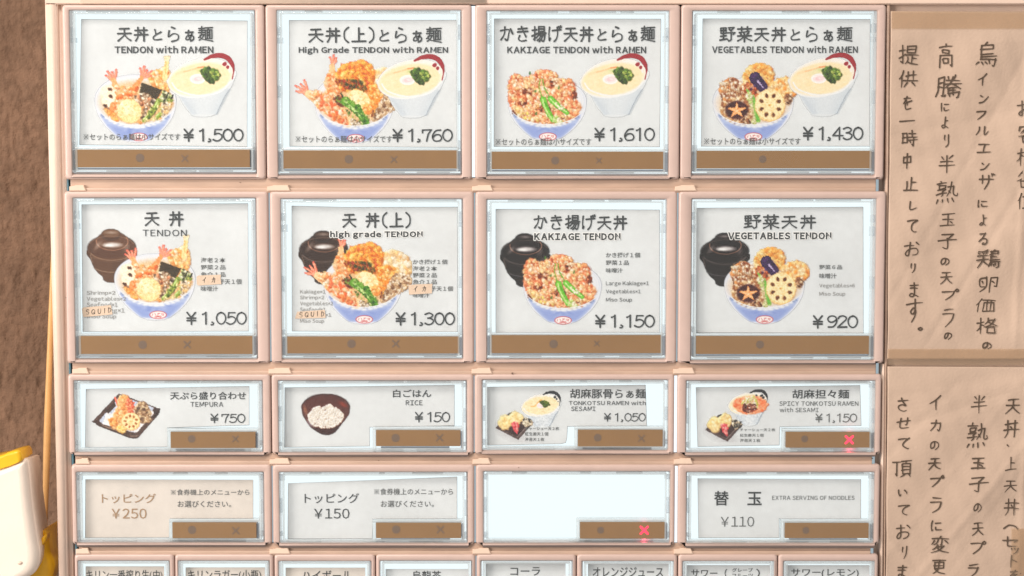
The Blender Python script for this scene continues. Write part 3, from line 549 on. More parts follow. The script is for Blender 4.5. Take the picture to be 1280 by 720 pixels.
# ---------------------------------------------------------------- strokes: lettering drawn the way a brush or pen writes it
G = {}
def _g(s):
    for ln in s.strip().split('\n'):
        ch, *st = ln.split(); G[ch] = [(q[0] == '~', [(int(c[:2]), int(c[2:])) for c in q.lstrip('~').split('-')]) for q in st]
_g('''
※ 1212-8888 8812-1288 5008-5020 5080-5092 0850-2050 8050-9250
一 ~0852-4849-9244
天 2018-8016 0848-9246 ~5018-4855-3075-1092 ~5050-6572-9090
丼 1228-8826 0856-9254 ~3010-3050-2870-1592 6810-6894 4440-5450
上 5008-5088 5045-8043 0890-9288
中 1828-1862 1828-8226-8060 1862-8060 5006-5096
止 5008-5088 5042-8240 2438-2488 0890-9288
半 2514-3530 7512-6230 1842-8240 0864-9260 5008-5098
玉 1518-8516 2050-8048 0888-9286 5018-5088 6264-7676
子 2214-7812-5238 ~5038-5270-4892-3486 0850-9246
高 5004-5016 1218-8816 3028-6828-6840-3040-3028 1698-1652-8450-8494-7690 3664-6664-6682-3682-3664
客 5004-5014 1230-1216-8814-8428 ~4222-3038-1848 ~3634-6632-4854-1262 ~3640-5856-9062 3266-6864-6692-3492-3266
様 0830-4028 2506-2596 ~2532-1858-0672 2540-3852 5608-6218 8606-7618 4824-9622 5238-9036 4652-9850 7224-7294-6488 4868-6066-4290 ~9056-8066 ~7260-8278-9890
各 ~4004-3020-1236 ~3414-6812-4840-1056 ~3820-6040-9450 2860-7058-6892-3092-2860
位 ~2806-2028-0648 1834-1896 6206-6220 3628-9226 4840-5478 ~8036-7658-6888 3490-9688
鳥 ~4804-4010 2614-2672 2614-7212-7230 2630-7230 2648-7246 2660-9058 2672-8870 ~8870-8688-8096-7090 1878-1092 3278-3688 4878-5286 6276-6684
イ ~7808-5038-1258 5236-5296
ン 1822-3636 ~1086-5074-8830
フ 1520-8218 ~8218-7050-3092
ル ~3216-3050-1088 ~6412-6284-7480-9054
エ 2022-8020 5022-5082 1084-9082
ザ 0838-9034 2814-2862 ~6412-6450-4492 7806-8418 9002-9614
に ~2212-1840-2088-2674 ~4626-8424 ~4658-4876-6082-9078
よ 5236-8032 ~5208-5260-5080-3290-2080-3470-5274-8090
る 2214-7212 ~7212-4440-1868 ~1868-4248-7648-8466-7086-5092-4082-5474-6688
鶏 ~4206-2812-1014 1018-1628 2616-3226 4212-3824 1038-4636 0854-5052 ~2838-2460-0690 ~3056-3668-5084 7204-6610 5812-5868 5812-8410-8428 5828-8428 5844-8442 5858-9656 5868-9466 ~9466-9288-8692 5476-5090 6276-6486 7276-7484 8074-8482
卵 ~4010-1420-1466-3864 ~4012-4060-1894 2236-3048 6014-6094 6014-9010-8864-8058 7034-7846
価 ~2806-2028-0648 1834-1896 3616-9614 4030-4092 4030-9228-9288 4088-9286 5616-5686 7416-7486
格 0830-4028 2506-2596 ~2532-1858-0672 2540-3852 ~6006-5424-4438 5616-8614 ~8614-6840-4256 ~5824-7242-9652 5258-8656-8692-5292-5258
の ~5220-4862-2682-1460-2430-5018-8036-8466-5692
騰 1212-1070-0494 1212-3410-3492-2686 1434-3432 1454-3452 4808-5220 8004-7420 4226-9624 4040-9838 ~6608-5834-3860 ~6840-8050-9860 5256-5278 5256-8454 5266-8264 5278-9276-9096-8296 4484-4094 5684-5892 6884-7090 6656-6678
り ~3012-2636-3048 ~6810-7040-6470-4094
熟 2804-2814 1016-5014 1824-4422-4434-1836-1824 1442-4640-3050 ~3050-3262-2468 0858-5054 ~7010-6840-5068 5430-8428 ~8428-8260-9866-9856 5844-6656 1480-0894 3280-3492 5480-5892 7878-8690
プ 1228-7226 ~7226-6056-2494 ~8408-7618-8628-9416-8408
ラ 2414-7812 1236-8234 ~8234-6868-3094
提 0828-3824 2606-2688-1880 0862-4048 4810-8408-8438-4840-4810 4824-8422 4250-9648 6850-6884 6866-8864 ~5258-5074-3894 ~4878-6488-9892
供 ~2806-2028-0648 1834-1896 3830-9228 5010-5058 7608-7656 3260-9858 5268-3692 7266-9090
を 1824-7820 ~4606-3432-1856-4038-5258-5468 ~9036-4454-3078-4492-8690
時 1218-1276 1218-3616-3674 1246-3644 1276-3674 6804-6842 4820-9018 4242-9840 4258-9856 7844-7894-6888 5268-6078
し ~3008-2870-4090-8468
て 1420-8414 ~8414-5238-4468-6888-8086
お 0830-6026 ~3408-3476-2488-1276-3454-6848-8466-7484-5690 7212-8828
ま 1620-8218 2040-7638 ~5006-5274-3892-2080-3470-5274-8290
す 0824-9220 ~5406-5650-4464-3450-4838-5650-5470-3896
。 ~5040-3055-5070-7055-5040
、 ~3060-4470-4880
へ ~1064-3036-5030-7038-9066
セ 0842-8832-7254 ~3410-3476-4686-8482
ッ 2432-3048 4828-5444 ~8030-7060-3888
ト 3408-3496 3440-7260
カ 1634-8030 ~8030-7660-7092-5880 ~4608-4450-1292
変 5004-5016 0820-9218 ~3822-3640-2052 6022-6054-5050 ~2230-1050 7630-8848 ~4054-3068-1682 3664-6862 ~6862-4880-1296 ~3668-5884-9494
更 1014-9012 2226-7824-7860-2262-2226 2244-7842 ~5014-5060-4078-1496 ~2866-5284-9494
さ 1428-8420 ~4008-5030-7056-4050-2062-2880-5290-7290
せ 0840-9234 ~7010-7060-5858 ~2816-2860-3484-8084
頂 0618-4016 2618-2688-1680 4412-9610 7012-6424 5226-5278 5226-8824-8878 5242-8840 5260-8858 5278-8878 ~6280-5490-4296 7680-9296
い ~1826-1860-3084-4070 ~6830-8246-8666
と ~3210-4044 ~8028-3850-1870-3088-8284
ら 4008-6016 ~2430-1862-2466-5048-8056-7884-4096
ぁ 2638-7635 ~4624-4355-5884 ~6848-5674-4086-2682-3462-5656-7864-7884-6094
麺 1016-4814 2904-2940 1228-4826 0842-5240 ~2842-2260-0872 2456-4454 ~4454-3074-1288 ~1858-2880-9894 5012-9810 7212-6824 5226-9424-9478-5280-5226 6426-6478 8026-8078 6442-8040 6458-8056
か ~1030-6424-6256-5488-4080 ~3808-3450-1284 7620-9048
き 2020-7816 1638-8434 ~4206-5840-7266 ~3060-2280-4092-7288
揚 0828-3624 2406-2488-1680 0662-3650 5006-8806-8834-5036-5006 5020-8820 4046-9844 ~5246-4462-3472 5056-9254 ~9254-8882-8094-7288 ~6658-5676-4288 ~7858-6880-5494
げ ~1610-1250-1490-2076 3630-9224 ~6810-7050-6278-4894 7806-8214 9002-9410
野 0812-4210-4244-1046-0812 0828-4226 2612-2684 0864-4260 0488-4880 5610-9208-7228 6220-7430 5042-9840-8652 7442-7486-6094-5486
菜 0818-9216 3206-3228 6804-6826 ~7832-5036-1840 2444-3054 4642-5052 7640-6652 0862-9260 5050-5098 ~4864-3080-0892 ~5264-7080-9490
替 1014-4612 0630-4828 2804-2630-0846 3034-4442 5614-9412 5430-9828 7604-7430-5646 7634-9644 2854-2896 2854-7852-7896 2874-7872 2894-7892
( ~6404-4228-4272-6496
) ~3604-5828-5872-3696
¥ 1608-5046 8408-5046 1650-8450 1668-8468 5046-5096
0 ~5008-2820-1850-2880-5094-7280-8250-7220-5008
1 ~3222-4416-5408 5408-5494
2 ~2226-3212-5608-7620-7238-4466-2092 2092-8090
3 ~2018-5008-7424-5644-4046 ~5044-7862-6886-4294-2084
4 6294-6208-1666-8666
5 7610-3210-2846 ~2846-5238-7650-7870-6090-3894-1884
6 ~7412-4416-2440-1866-3090-5094-7288-8068-6648-4048-2066
7 1832-1812-8010-5840-4694
9 ~2490-5688-7664-8238-7014-4808-2616-2036-3654-6050-8034
, ~4480-5488-4899-3899
S ~8018-5008-2420-3040-6852-8270-6090-2484
Q ~5008-2420-1450-2480-5090-7680-8650-7620-5008 6070-9296
U ~2008-2060-4090-7476-8008
I 5008-5092
D 2808-2592 ~2808-7020-8250-6582-2592
''')
def ribbon(V, Fc, pts, w, prof, y):
    """one stroke as a flat ribbon with round ends; pts in metres (x, z), prof(t) scales the width"""
    n = len(pts); b = len(V); L = [0]
    for i in range(1, n): L.append(L[-1] + math.dist(pts[i], pts[i - 1]))
    T = [l / (L[-1] or 1) for l in L]; nr = []
    for i in range(n):
        a, c = pts[max(i - 1, 0)], pts[min(i + 1, n - 1)]; dx, dz = c[0] - a[0], c[1] - a[1]; q = math.hypot(dx, dz) or 1; nr.append((-dz / q, dx / q))
    for (x, z), (u, v), t in zip(pts, nr, T):
        h = w * prof(t) / 2; V += [(x + u * h, y, z + v * h), (x - u * h, y, z - v * h)]
    for i in range(n - 1): k = b + 2 * i; Fc.append((k, k + 1, k + 3, k + 2))
    for i, s in ((0, -1), (n - 1, 1)):
        x, z = pts[i]; u, v = nr[i]; h = w * prof(T[i]) / 2; c = len(V); a0 = math.atan2(v, u)
        V += [(x + h * math.cos(a0 - s * math.pi * k / 5), y, z + h * math.sin(a0 - s * math.pi * k / 5)) for k in range(6)]; Fc.append(tuple(range(c, c + 6)))
def dot(V, Fc, x, z, r, y):
    c = len(V); V += [(x + r * math.cos(k * 1.047), y, z + r * math.sin(k * 1.047)) for k in range(6)]; Fc.append(tuple(range(c, c + 6)))
def glyph(V, Fc, ch, cx, cz, sx, sz, w, y, rnd=None, style='brush', rot=0, shear=0):
    j = rnd.uniform if rnd else (lambda a, b: 0)
    for si, (curve, st) in enumerate(G[ch]):
        q = [((a - 50) / 100 + j(-.034, .034), (50 - b) / 100 + j(-.034, .034)) for a, b in st]
        q = [(a + shear * b, b) for a, b in q]
        c, s = math.cos(rot), math.sin(rot); q = [((a * c - b * s) * sx + cx, (a * s + b * c) * sz + cz) for a, b in q]
        yy = y - si * 3e-6 - (0 if not rnd else 0)
        if curve: q = [tuple(p) for p in spline(q, False, 5)]
        elif rnd and len(q) == 2:
            m = ((q[0][0] + q[1][0]) / 2 + j(-.02, .02) * sx, (q[0][1] + q[1][1]) / 2 + j(-.01, .03) * sz); q = [tuple(p) for p in spline([q[0], m, q[1]], False, 4)]
        if not curve and len(q) > 2 and not (rnd and len(st) == 2):
            for i in range(len(q) - 1):
                ribbon(V, Fc, [q[i], q[i + 1]], w, lambda t: 1, yy - i * 5e-7)
            continue
        if style == 'brush': p_ = lambda t: .84 + .42 * abs(2 * t - 1) ** 2.2
        elif style == 'digit':
            hor = abs(q[-1][0] - q[0][0]) > abs(q[-1][1] - q[0][1]) * 1.5
            p_ = (lambda t: .8 + .5 * abs(2 * t - 1) ** 2) if hor else (lambda t: .95 + .25 * (2 * t - 1) ** 2)
        else:
            e = j(.45, .8) or .6; p_ = lambda t, e=e: 1.1 - (1.1 - e) * t ** 1.6
        ribbon(V, Fc, q, w, p_, yy)
ADV = {'(': .5, ')': .5, '1': .7, '2': .74, '3': .72, '4': .76, '5': .72, '6': .74, '7': .72, '0': .78, '9': .74, ',': .42, '¥': 1.12, 'と': .92, 'ぁ': .9, ' ': .45}
def strokes(name, text, r, wt, m, parent, y, style='brush'):
    """brush lettering filling the photo rectangle r"""
    x0, y0, x1, y1 = r; a, b = P(x0, y1, y), P(x1, y0, y); H = b.z - a.z; tot = sum(ADV.get(c, 1) for c in text); k = (b.x - a.x) / tot; V, Fc = [], []; x = a.x
    for c in text:
        ad = ADV.get(c, 1) * k
        if c != ' ':
            s = {'と': .8, 'ぁ': .92}.get(c, 1)
            sx = (k if ADV.get(c, 1) >= .9 or style == 'brush' else k * 1.06) * (.93 if ADV.get(c, 1) >= .9 else 1) * s
            if c in '()': sx = k
            if c == '¥': sx = k * .9
            glyph(V, Fc, c, x + ad / 2 - (.12 * k if c == '¥' else 0), (a.z + b.z) / 2 - (1 - s) * H * .3, sx, H * 1.1 * s, H * wt * (.8 if len(G[c]) > 11 else 1), y, None, style if c not in '()' else 'digit')
        x += ad
    return obj(name, (V, Fc), m, parent)

# ---------------------------------------------------------------- type: each character taken once as an outline, then set line by line
FONT = {}
def outline(ch, bold):
    if (ch, bold) in FONT: return FONT[ch, bold]
    code = ord(ch); src = chr(code + 0xFEE0) if 0x21 <= code <= 0x7E and ch not in '()' else ch
    c = bpy.data.curves.new('type', 'FONT'); c.body = src; c.resolution_u = 2; c.offset = bold
    o = bpy.data.objects.new('type', c); C.objects.link(o); bpy.context.view_layer.update()
    me = bpy.data.meshes.new_from_object(o.evaluated_get(bpy.context.evaluated_depsgraph_get()))
    V = [tuple(v.co[:2]) for v in me.vertices]; Fc = [tuple(p.vertices) for p in me.polygons]
    bpy.data.objects.remove(o); bpy.data.curves.remove(c); bpy.data.meshes.remove(me)
    xs = [v[0] for v in V] or [0]; FONT[ch, bold] = (V, Fc, min(xs), max(xs)); return FONT[ch, bold]
def words(name, text, r, bold, m, parent, y, track=.09, out=0):
    if out:                                           # white edging: the same letters printed eight times, each a little to one side
        V, Fc = [], []
        for k in range(8):
            o = words(name, text, r, bold, m, parent, y + .000006 * (k + 1), track); n = len(V); dx, dz = 1.0 * U * math.cos(k * .785), 1.0 * U * math.sin(k * .785)
            V += [(v.co.x + dx, v.co.y, v.co.z + dz) for v in o.data.vertices]; Fc += [tuple(i + n for i in p.vertices) for p in o.data.polygons]
            me = o.data; bpy.data.objects.remove(o); bpy.data.meshes.remove(me)
        return obj(name, (V, Fc), m, parent)
    x0, y0, x1, y1 = r; V, Fc = [], []; x = 0
    for ch in text:
        if ch == ' ': x += .30; continue
        if ch == '※':
            q, qf = [], []; glyph(q, qf, ch, .5, .38, .86, .86, .055, 0); n = len(V); V += [(p[0] + x, p[2]) for p in q]; Fc += [tuple(i + n for i in g_) for g_ in qf]; x += 1; continue
        v, f, a, b = outline(ch, bold + out); wide = ord(ch) > 0x2000
        a0 = outline(ch, bold)[2:] if out else (a, b)
        off = x - (0 if wide else a0[0]); n = len(V); V += [(p[0] + off, p[1]) for p in v]; Fc += [tuple(i + n for i in q) for q in f]
        x += 1.0 if wide else (a0[1] - a0[0]) + track
    if not V: return
    vx = [v[0] for v in V]; vz = [v[1] for v in V]; a, b = P(x0, y1, y), P(x1, y0, y)
    mx, Mx, mz, Mz = min(vx) + out, max(vx) - out, min(vz) + out, max(vz) - out
    sx, sz = (b.x - a.x) / (Mx - mx), (b.z - a.z) / (Mz - mz)
    return obj(name, ([(a.x + (v[0] - mx) * sx, y, a.z + (v[1] - mz) * sz) for v in V], Fc), m, parent)

# ---------------------------------------------------------------- a printed picture as a fine sheet of ink cells
PRINTS = {}
def picture(name, art, px, py, parent, y, k=1.):
    """art's left top corner at photo pixel (px, py)"""
    if art not in PRINTS:
        f, amt = ARTS[art]; p = f(); o = p.done(amt); h, w = o.shape[:2]; st = 2. / SS
        keep = np.zeros((h, w), bool); A = o[..., 3] > .01; keep[:-1, :-1] = A[:-1, :-1] | A[1:, :-1] | A[:-1, 1:] | A[1:, 1:]
        use = keep.copy(); use[1:] |= keep[:-1]; use[:, 1:] |= keep[:, :-1]; use[1:, 1:] |= keep[:-1, :-1]
        idx = -np.ones((h, w), int); idx[use] = np.arange(use.sum()); J, I = np.nonzero(use)
        co = np.stack([I * st * U, np.zeros(len(I)), -J * st * U], 1).astype(np.float32)
        j, i = np.nonzero(keep); ok = (j < h - 1) & (i < w - 1); j, i = j[ok], i[ok]
        q = np.stack([idx[j, i], idx[j + 1, i], idx[j + 1, i + 1], idx[j, i + 1]], 1); q = q[(q >= 0).all(1)]
        me = bpy.data.meshes.new(name); me.vertices.add(len(co)); me.vertices.foreach_set('co', co.ravel()); me.loops.add(q.size); me.polygons.add(len(q))
        me.loops.foreach_set('vertex_index', q.ravel().astype(np.int32)); me.polygons.foreach_set('loop_start', (np.arange(len(q)) * 4).astype(np.int32)); me.update(calc_edges=True)
        col = o[J, I].copy(); c3 = col[:, :3]; col[:, :3] = np.where(c3 < .04045, c3 / 12.92, ((c3 + .055) / 1.055) ** 2.4) ** 1.25 * .80
        at = me.color_attributes.new('ink', 'FLOAT_COLOR', 'POINT'); at.data.foreach_set('color', col.ravel().astype(np.float32)); me.materials.append(M['art']); PRINTS[art] = me
    o = bpy.data.objects.new(name, PRINTS[art]); C.objects.link(o); o.location = P(px, py, y); o.parent = parent; o.matrix_parent_inverse = Matrix.Translation(-parent.location)
    o.scale = (k, 1, k); return o
# ================================================================= the machine
BODY_Y = .0020                                       # face of the machine behind the button frames
ROWS = [(5.5, 224.5), (239, 454.5), (467.6, 568.3), (580.5, 681), (692.8, 793)]
SEAM = [[78.5, 331.7, 591.7, 850.4, 1107], [81, 337, 593.4, 847, 1107], [84.6, 338.8, 592.6, 844.8, 1102.2], [89, 340, 593.8, 845.5, 1100.4],
        [93, 218.5, 342.5, 469.5, 595, 720.5, 847, 972, 1098]]
mach = thing('ticket_machine', 'beige meal ticket vending machine panel holding rows of lit buttons', 'vending machine', P(600, 719, .03))
bm = bmesh.new()                                      # front plate, left edge leaning as the cabinet does
prism(bm, PP([(66, -30), (1112, -30), (1106, 800), (88, 800)], BODY_Y), BODY_Y + .006, .12); obj('cabinet', bm, 'body', mach)
bm = bmesh.new(); prism(bm, PP([(55, -30), (70, -30), (86.5, 800), (75, 800)], .001), .001, .12, .0006); obj('side_frame', bm, 'body', mach, True)
bm = bmesh.new(); prism(bm, PP([(69.5, -30), (77.5, -30), (93, 800), (86, 800)], .003), .003, .05, .0004); obj('side_frame', bm, 'body', mach, True)
bm = bmesh.new(); prism(bm, PP([(1106.5, -30), (1330, -30), (1330, 800), (1104, 800), (1101, 560), (1107.6, 440)], .0038), .0038, .12, .0004); obj('right_panel', bm, 'body', mach)
bm = bmesh.new(); prism(bm, PP([(1103.6, 455), (1106.2, 455), (1103, 800), (1100, 800)], .0016), .0016, .02, .0003); obj('edge_trim', bm, 'body', mach, True)
bm = bmesh.new(); prism(bm, PP([(1109, 2), (1113, 2), (1107, 800), (1104.6, 800)], .0014), .0014, .02, .0003); obj('edge_trim', bm, 'rail', mach, True)
bm = bmesh.new(); prism(bm, PP([(56, -40), (1330, -40), (1330, 5.2), (56, 5.2)], .0006), .0006, .05, .0004); obj('top_board', bm, 'body', mach)
bm = bmesh.new(); prism(bm, PP([(100, -40), (607.5, -40), (607.5, 4.2), (100, 4.2)], -.0001), -.0001, .002, .0003); obj('top_plate', bm, 'clip', mach, True)
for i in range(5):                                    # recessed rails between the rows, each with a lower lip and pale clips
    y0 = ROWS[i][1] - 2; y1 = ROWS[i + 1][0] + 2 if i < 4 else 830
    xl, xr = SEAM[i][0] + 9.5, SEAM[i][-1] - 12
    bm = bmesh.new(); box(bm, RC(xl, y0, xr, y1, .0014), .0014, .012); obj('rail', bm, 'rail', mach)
    if i == 4: break
    bm = bmesh.new(); box(bm, RC(xl, y1 - 6.2, xr, y1, .0007), .0007, .0016, .0001, .0003); obj('rail_lip', bm, 'rail', mach, True)
    for k, sx in enumerate(SEAM[min(i + 1, 3)][:4]):
        a = sx + (5.5 if k == 0 else -3.2); wd = (21, 29, 26, 27)[k] - (i > 1) * 3; b = y1 - 2.4
        bm = bmesh.new(); prism(bm, PP([(a, b), (a, b - 5.6), (a + 7, b - 6), (a + 7.5, b - 7.2), (a + wd - 3, b - 7.3), (a + wd, b)], .0001), .0001, .0012, .0002); obj('clip', bm, 'clip', mach)
    for sx, mm in ((SEAM[i][0] + 5, 'teal'), (SEAM[i][-1] - 12, 'leak_dim')):  # teal and dim glowing boxes imitate the bluish light in the end gaps
        bm = bmesh.new(); box(bm, RC(sx, y0, sx + (2.6 if mm == 'teal' else 3.4), y1, .0017), .0017, .006); obj('end_gap', bm, mm, mach)
GAP = {(0, 2): ('leak', 3.4), (2, 3): ('leak', 3.2), (3, 3): ('leak', 3.0), (1, 2): ('leak_dim', 1.6), (1, 1): ('leak_dim', 1.6), (1, 3): ('leak_dim', 1.5), (3, 1): ('leak_dim', 1.2), (3, 2): ('leak_dim', 1.7), (2, 2): ('leak_dim', 1.0), (4, 4): ('leak_dim', 1.2)}
for (i, k), (mm, wd) in GAP.items():                  # glowing strips added to imitate backlight leaking between two frames
    sx = SEAM[i][k]; bm = bmesh.new(); box(bm, RC(sx - 3, ROWS[i][0] + 2, sx + 3, ROWS[i][1] - 3, .0015), .0015, .0024); obj('leak_glow_strip', bm, mm, mach)
random.seed(9)
for a, b in ((267, 452), (473, 576), (648, 584.5), (83, 372), (1111, 410), (1090, 573), (716, 449), (300, 228), (862, 578), (640, 466.5), (120, 579)):
    bm = bmesh.new(); r = random.uniform(.5, 1.1) * U; v = P(a, b, -.0001 if b in (584.5, 466.5) else (.0013 if a < 1100 else .0036))
    box(bm, (v.x - r, v.x + r * 1.8, v.z - r * .5, v.z + r * .5), v.y - .0002, v.y + .003, r * .4, .0001); obj('dirt_speck', bm, 'speck', mach)

# ================================================================= buttons
def Z(fr):                                            # photo pixels from the measured close-up frame (left, top, zoom)
    return lambda *v: [fr[i % 2] + c / fr[2] for i, c in enumerate(v)]
def button(i, k, label, cover, strip, card, frame, texts=(), pics=(), dot_=None, cross=None, lit=False, group='ticket buttons', cm='card', small=False):
    z = Z(frame); y0, y1 = ROWS[i]; x0, x1 = SEAM[i][k], SEAM[i][k + 1]
    gl, gr = GAP.get((i, k), (0, .7))[1] / 2, GAP.get((i, k + 1), (0, .7))[1] / 2
    t = thing('ticket_button', label, 'ticket button', P((x0 + x1) / 2, y1, .012), group)
    Rb = RC(x0 + gl, y0, x1 - gr, y1, 0); cv = z(*cover); Rc = RC(*cv, 0)
    ch = (3.2 if not small else 1) * U; bm = bmesh.new()
    loops(bm, [(Rb, .0012, .0085), (Rb, .0012, .0016), (grow(Rb, -.00012), .0012, .0007), (grow(Rb, -.0004), .0012, .0002), (grow(Rb, -.0009), .001, 0),
               (grow(Rc, .9 * U, 1.6 * U, 5.5 * U if not small else 2 * U, .9 * U), .0006, 0), (grow(Rc, .4 * U, .8 * U, 3.2 * U if not small else U, .4 * U), .0005, .0002), (grow(Rc, .1 * U, .2 * U, .6 * U, .1 * U), .0004, .0012), (grow(Rc, .1 * U), .0004, .0085)], 4)
    o = obj('button_frame', bm, 'bezel', t); 
    for p in o.data.polygons: p.use_smooth = True
    # lit tray behind the cover
    big = i < 2; sp = z(*strip) if strip else None
    bot = cv[3] - 2
    bm = bmesh.new(); box(bm, RC(cv[0] - 1, cv[1] - 1, cv[2] + 1, cv[3] + 1, .0078), .0078, .0084, .0002, .0001); obj('housing', bm, 'housing', t)
    bm = bmesh.new(); box(bm, RC(cv[0] + 1.2, cv[1] + 1, cv[2] - 1.5, bot, .0062), .0062, .0074, .0003, .0002); obj('backlight', bm, 'glow', t)
    # acrylic cover: stepped rim, front, side catches
    Ro = grow(Rc, -.3 * U); rim = (3.2, 3.4, 2.6, 2.2) if not small else (2.4, 2.4, 1, 1.6)
    Ri = grow(Rc, -rim[0] * U, -rim[1] * U, -rim[2] * U, -rim[3] * U); bm = bmesh.new()
    loops(bm, [(Ro, .0005, .006), (Ro, .0005, .0000), (grow(Ro, -.7 * U), .0004, -.0004), (Ri, .0003, -.0004), (grow(Ri, -.4 * U), .0003, .0002), (grow(Ri, -.6 * U), .0003, .006)], 3)
    obj('lens_rim', bm, 'lens', t)
    bm = bmesh.new(); Rj = grow(Ri, -.7 * U); loops(bm, [(Rj, .0003, .0005), (Rj, .0003, .0012), (grow(Rj, -2.6 * U, -2.2 * U, -1.6 * U, -2.0 * U), .0002, .0012), (grow(Rj, -2.6 * U, -2.2 * U, -1.6 * U, -2.0 * U), .0002, .0005), (Rj, .0003, .0005)], 3)
    obj('lens_step', bm, 'lens_hi', t)
    bm = bmesh.new(); box(bm, grow(Ri, -.65 * U), -.0002, .0001, .0003, .00008); obj('lens_front', bm, 'pane', t)
    if not small:
        H = cv[3] - cv[1]; bm = bmesh.new(); rc = random.Random(77 + i * 10 + k)
        for fx in (0, 1):
            for a, b, w_ in (((.09, .155, 4), (.155, .20, 6), (.47, .56, 5), (.80, .845, 5)) if big else ((.05, .12, 5), (.38, .58, 3.5), (.85, .92, 5))):
                q_ = rc.uniform(-.015, .02); a += q_; b += q_ + rc.uniform(-.02, .02); w_ += rc.uniform(-1, .6)
                xa = cv[0] + 1 if not fx else cv[2] - 1 - w_; box(bm, RC(xa, cv[1] + H * a, xa + w_, cv[1] + H * b, .0022), .0022, .0042, .0001, .0001)
        obj('lens_catch', bm, 'lens_catch', t)['kind'] = 'stuff'
        bm = bmesh.new(); rr = random.Random(i * 10 + k)
        for a, b in ((.12, .3), (.5, .62), (.7, .88)):
            sh = rr.uniform(-.08, .1); W = cv[2] - cv[0]; box(bm, RC(cv[0] + W * (a + sh), cv[3] - 4.6, cv[0] + W * (b + sh), cv[3] - 2.2, .0024), .0024, .004, .0001, .0001)
            box(bm, RC(cv[0] + W * (a - sh * .5), cv[1] + 1.0, cv[0] + W * (b + sh), cv[1] + 3.0, .0024), .0024, .004, .0001, .0001)
        obj('lens_tab', bm, 'lens_hi', t)['kind'] = 'stuff'
    # printed card, lettering and pictures
    if card:
        pts = z(*[c for p_ in card for c in p_]); pts = list(zip(pts[::2], pts[1::2])); bm = bmesh.new(); q = PP(pts, .0034)
        f = [bm.verts.new((x, .0034, zz)) for x, zz in q]; b_ = [bm.verts.new((x, .0038, zz)) for x, zz in q]; bm.faces.new(f); bm.faces.new(b_[::-1])
        for a in range(len(q)): bm.faces.new((f[a], b_[a], b_[(a + 1) % len(q)], f[(a + 1) % len(q)]))
        c_ = obj('menu_card', bm, cm, t)
        # thin dark strips behind the card paint its cut edge and shadow gap
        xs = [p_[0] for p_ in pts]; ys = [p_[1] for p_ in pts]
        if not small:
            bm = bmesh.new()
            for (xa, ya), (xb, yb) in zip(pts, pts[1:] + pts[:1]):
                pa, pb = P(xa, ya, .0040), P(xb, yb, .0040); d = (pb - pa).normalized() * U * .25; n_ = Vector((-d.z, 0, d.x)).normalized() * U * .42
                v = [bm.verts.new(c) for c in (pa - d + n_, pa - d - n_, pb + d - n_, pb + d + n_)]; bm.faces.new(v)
            obj('card_edge_shade', bm, 'soft_ink', c_)
        yy = .0033
        for j, pc in enumerate(pics):
            art, ax, ay = pc[:3]; picture('food_picture', art, ax, ay, c_, yy - j * .00003, *(pc[3:]))
        yy = .0032 - len(pics) * .00003
        for tx in texts:
            kind, name, s, r = tx[:4]; ex = tx[4] if len(tx) > 4 else {}
            r = z(*r); m = ex.get('m', 'ink')
            if ex.get('out'): words(name + '_outline', s, r, ex.get('b', .014), 'white_ink', c_, yy + .00006, out=.075)
            if kind == 'w': words(name, s, r, ex.get('b', 0), m, c_, yy, ex.get('t', .09))
            else: strokes(name, s, r, ex.get('wt', .102), m, c_, yy, 'digit' if kind == 'd' else 'brush')
    # status window with its round and cross marks
    if strip:
        sy = .0006; Rs = RC(*sp, sy)
        bm = bmesh.new(); box(bm, Rs, sy, .005, .0001, .00012); o = obj('status_window', bm, 'window', t)
        if dot_:
            a, b, r = dot_; a, b = z(a, b); r = r / frame[2]; v = P(a, b, sy - .00006); bm = bmesh.new(); bmesh.ops.create_circle(bm, cap_ends=True, segments=24, radius=r * U, matrix=Matrix.Translation(v) @ Matrix.Rotation(R(90), 4, 'X')); obj('round_mark', bm, 'ghost', o)
        if cross:
            a, b, r = cross; a, b = z(a, b); r = r / frame[2] * U; v = P(a, b, sy - .0001); V, Fc = [], []
            w_ = r * (.62 if lit else .42)
            ribbon(V, Fc, [(v.x - r, v.z - r), (v.x + r, v.z + r)], w_, lambda t_: 1, v.y); ribbon(V, Fc, [(v.x - r, v.z + r), (v.x + r, v.z - r)], w_, lambda t_: 1, v.y - 2e-5)
            obj('cross_mark', (V, Fc), 'red' if lit else 'ghost', o)
            if lit:                                   # extra point lamps imitate the cross's red spill on the acrylic
                for dy_, en in ((sp[3] + 1.6, .0005), (sp[1] - 2.4, .0001)):
                    l = bpy.data.lights.new('red_spill_lamp', 'POINT'); l.energy = en; l.color = (1, .04, .1); l.shadow_soft_size = .0012; lo = bpy.data.objects.new('red_spill_lamp', l); C.objects.link(lo); lo.location = P(cv and z(cross[0], 0)[0], dy_, .0017); lo.parent = t; lo.matrix_parent_inverse = Matrix.Translation(-t.location)
        g = 4.4 if not big else 2.6; bm = bmesh.new()
        if big:
            box(bm, RC(cv[0] + 5, sp[1] - 3.0, cv[2] - 3, sp[1] - .4, .0004), .0004, .0045, .0001, .0003)
        else:
            box(bm, RC(sp[0] - g, sp[1] - g * .85, cv[2] - 6, sp[1] - .3, .0004), .0004, .0045, .0001, .0003); box(bm, RC(sp[0] - g, sp[1] - .3, sp[0] - .4, cv[3] - 1.5, .0005), .0005, .0045, .0001, .0003)
        obj('lens_ridge', bm, 'lens_hi', t)
        bm = bmesh.new()
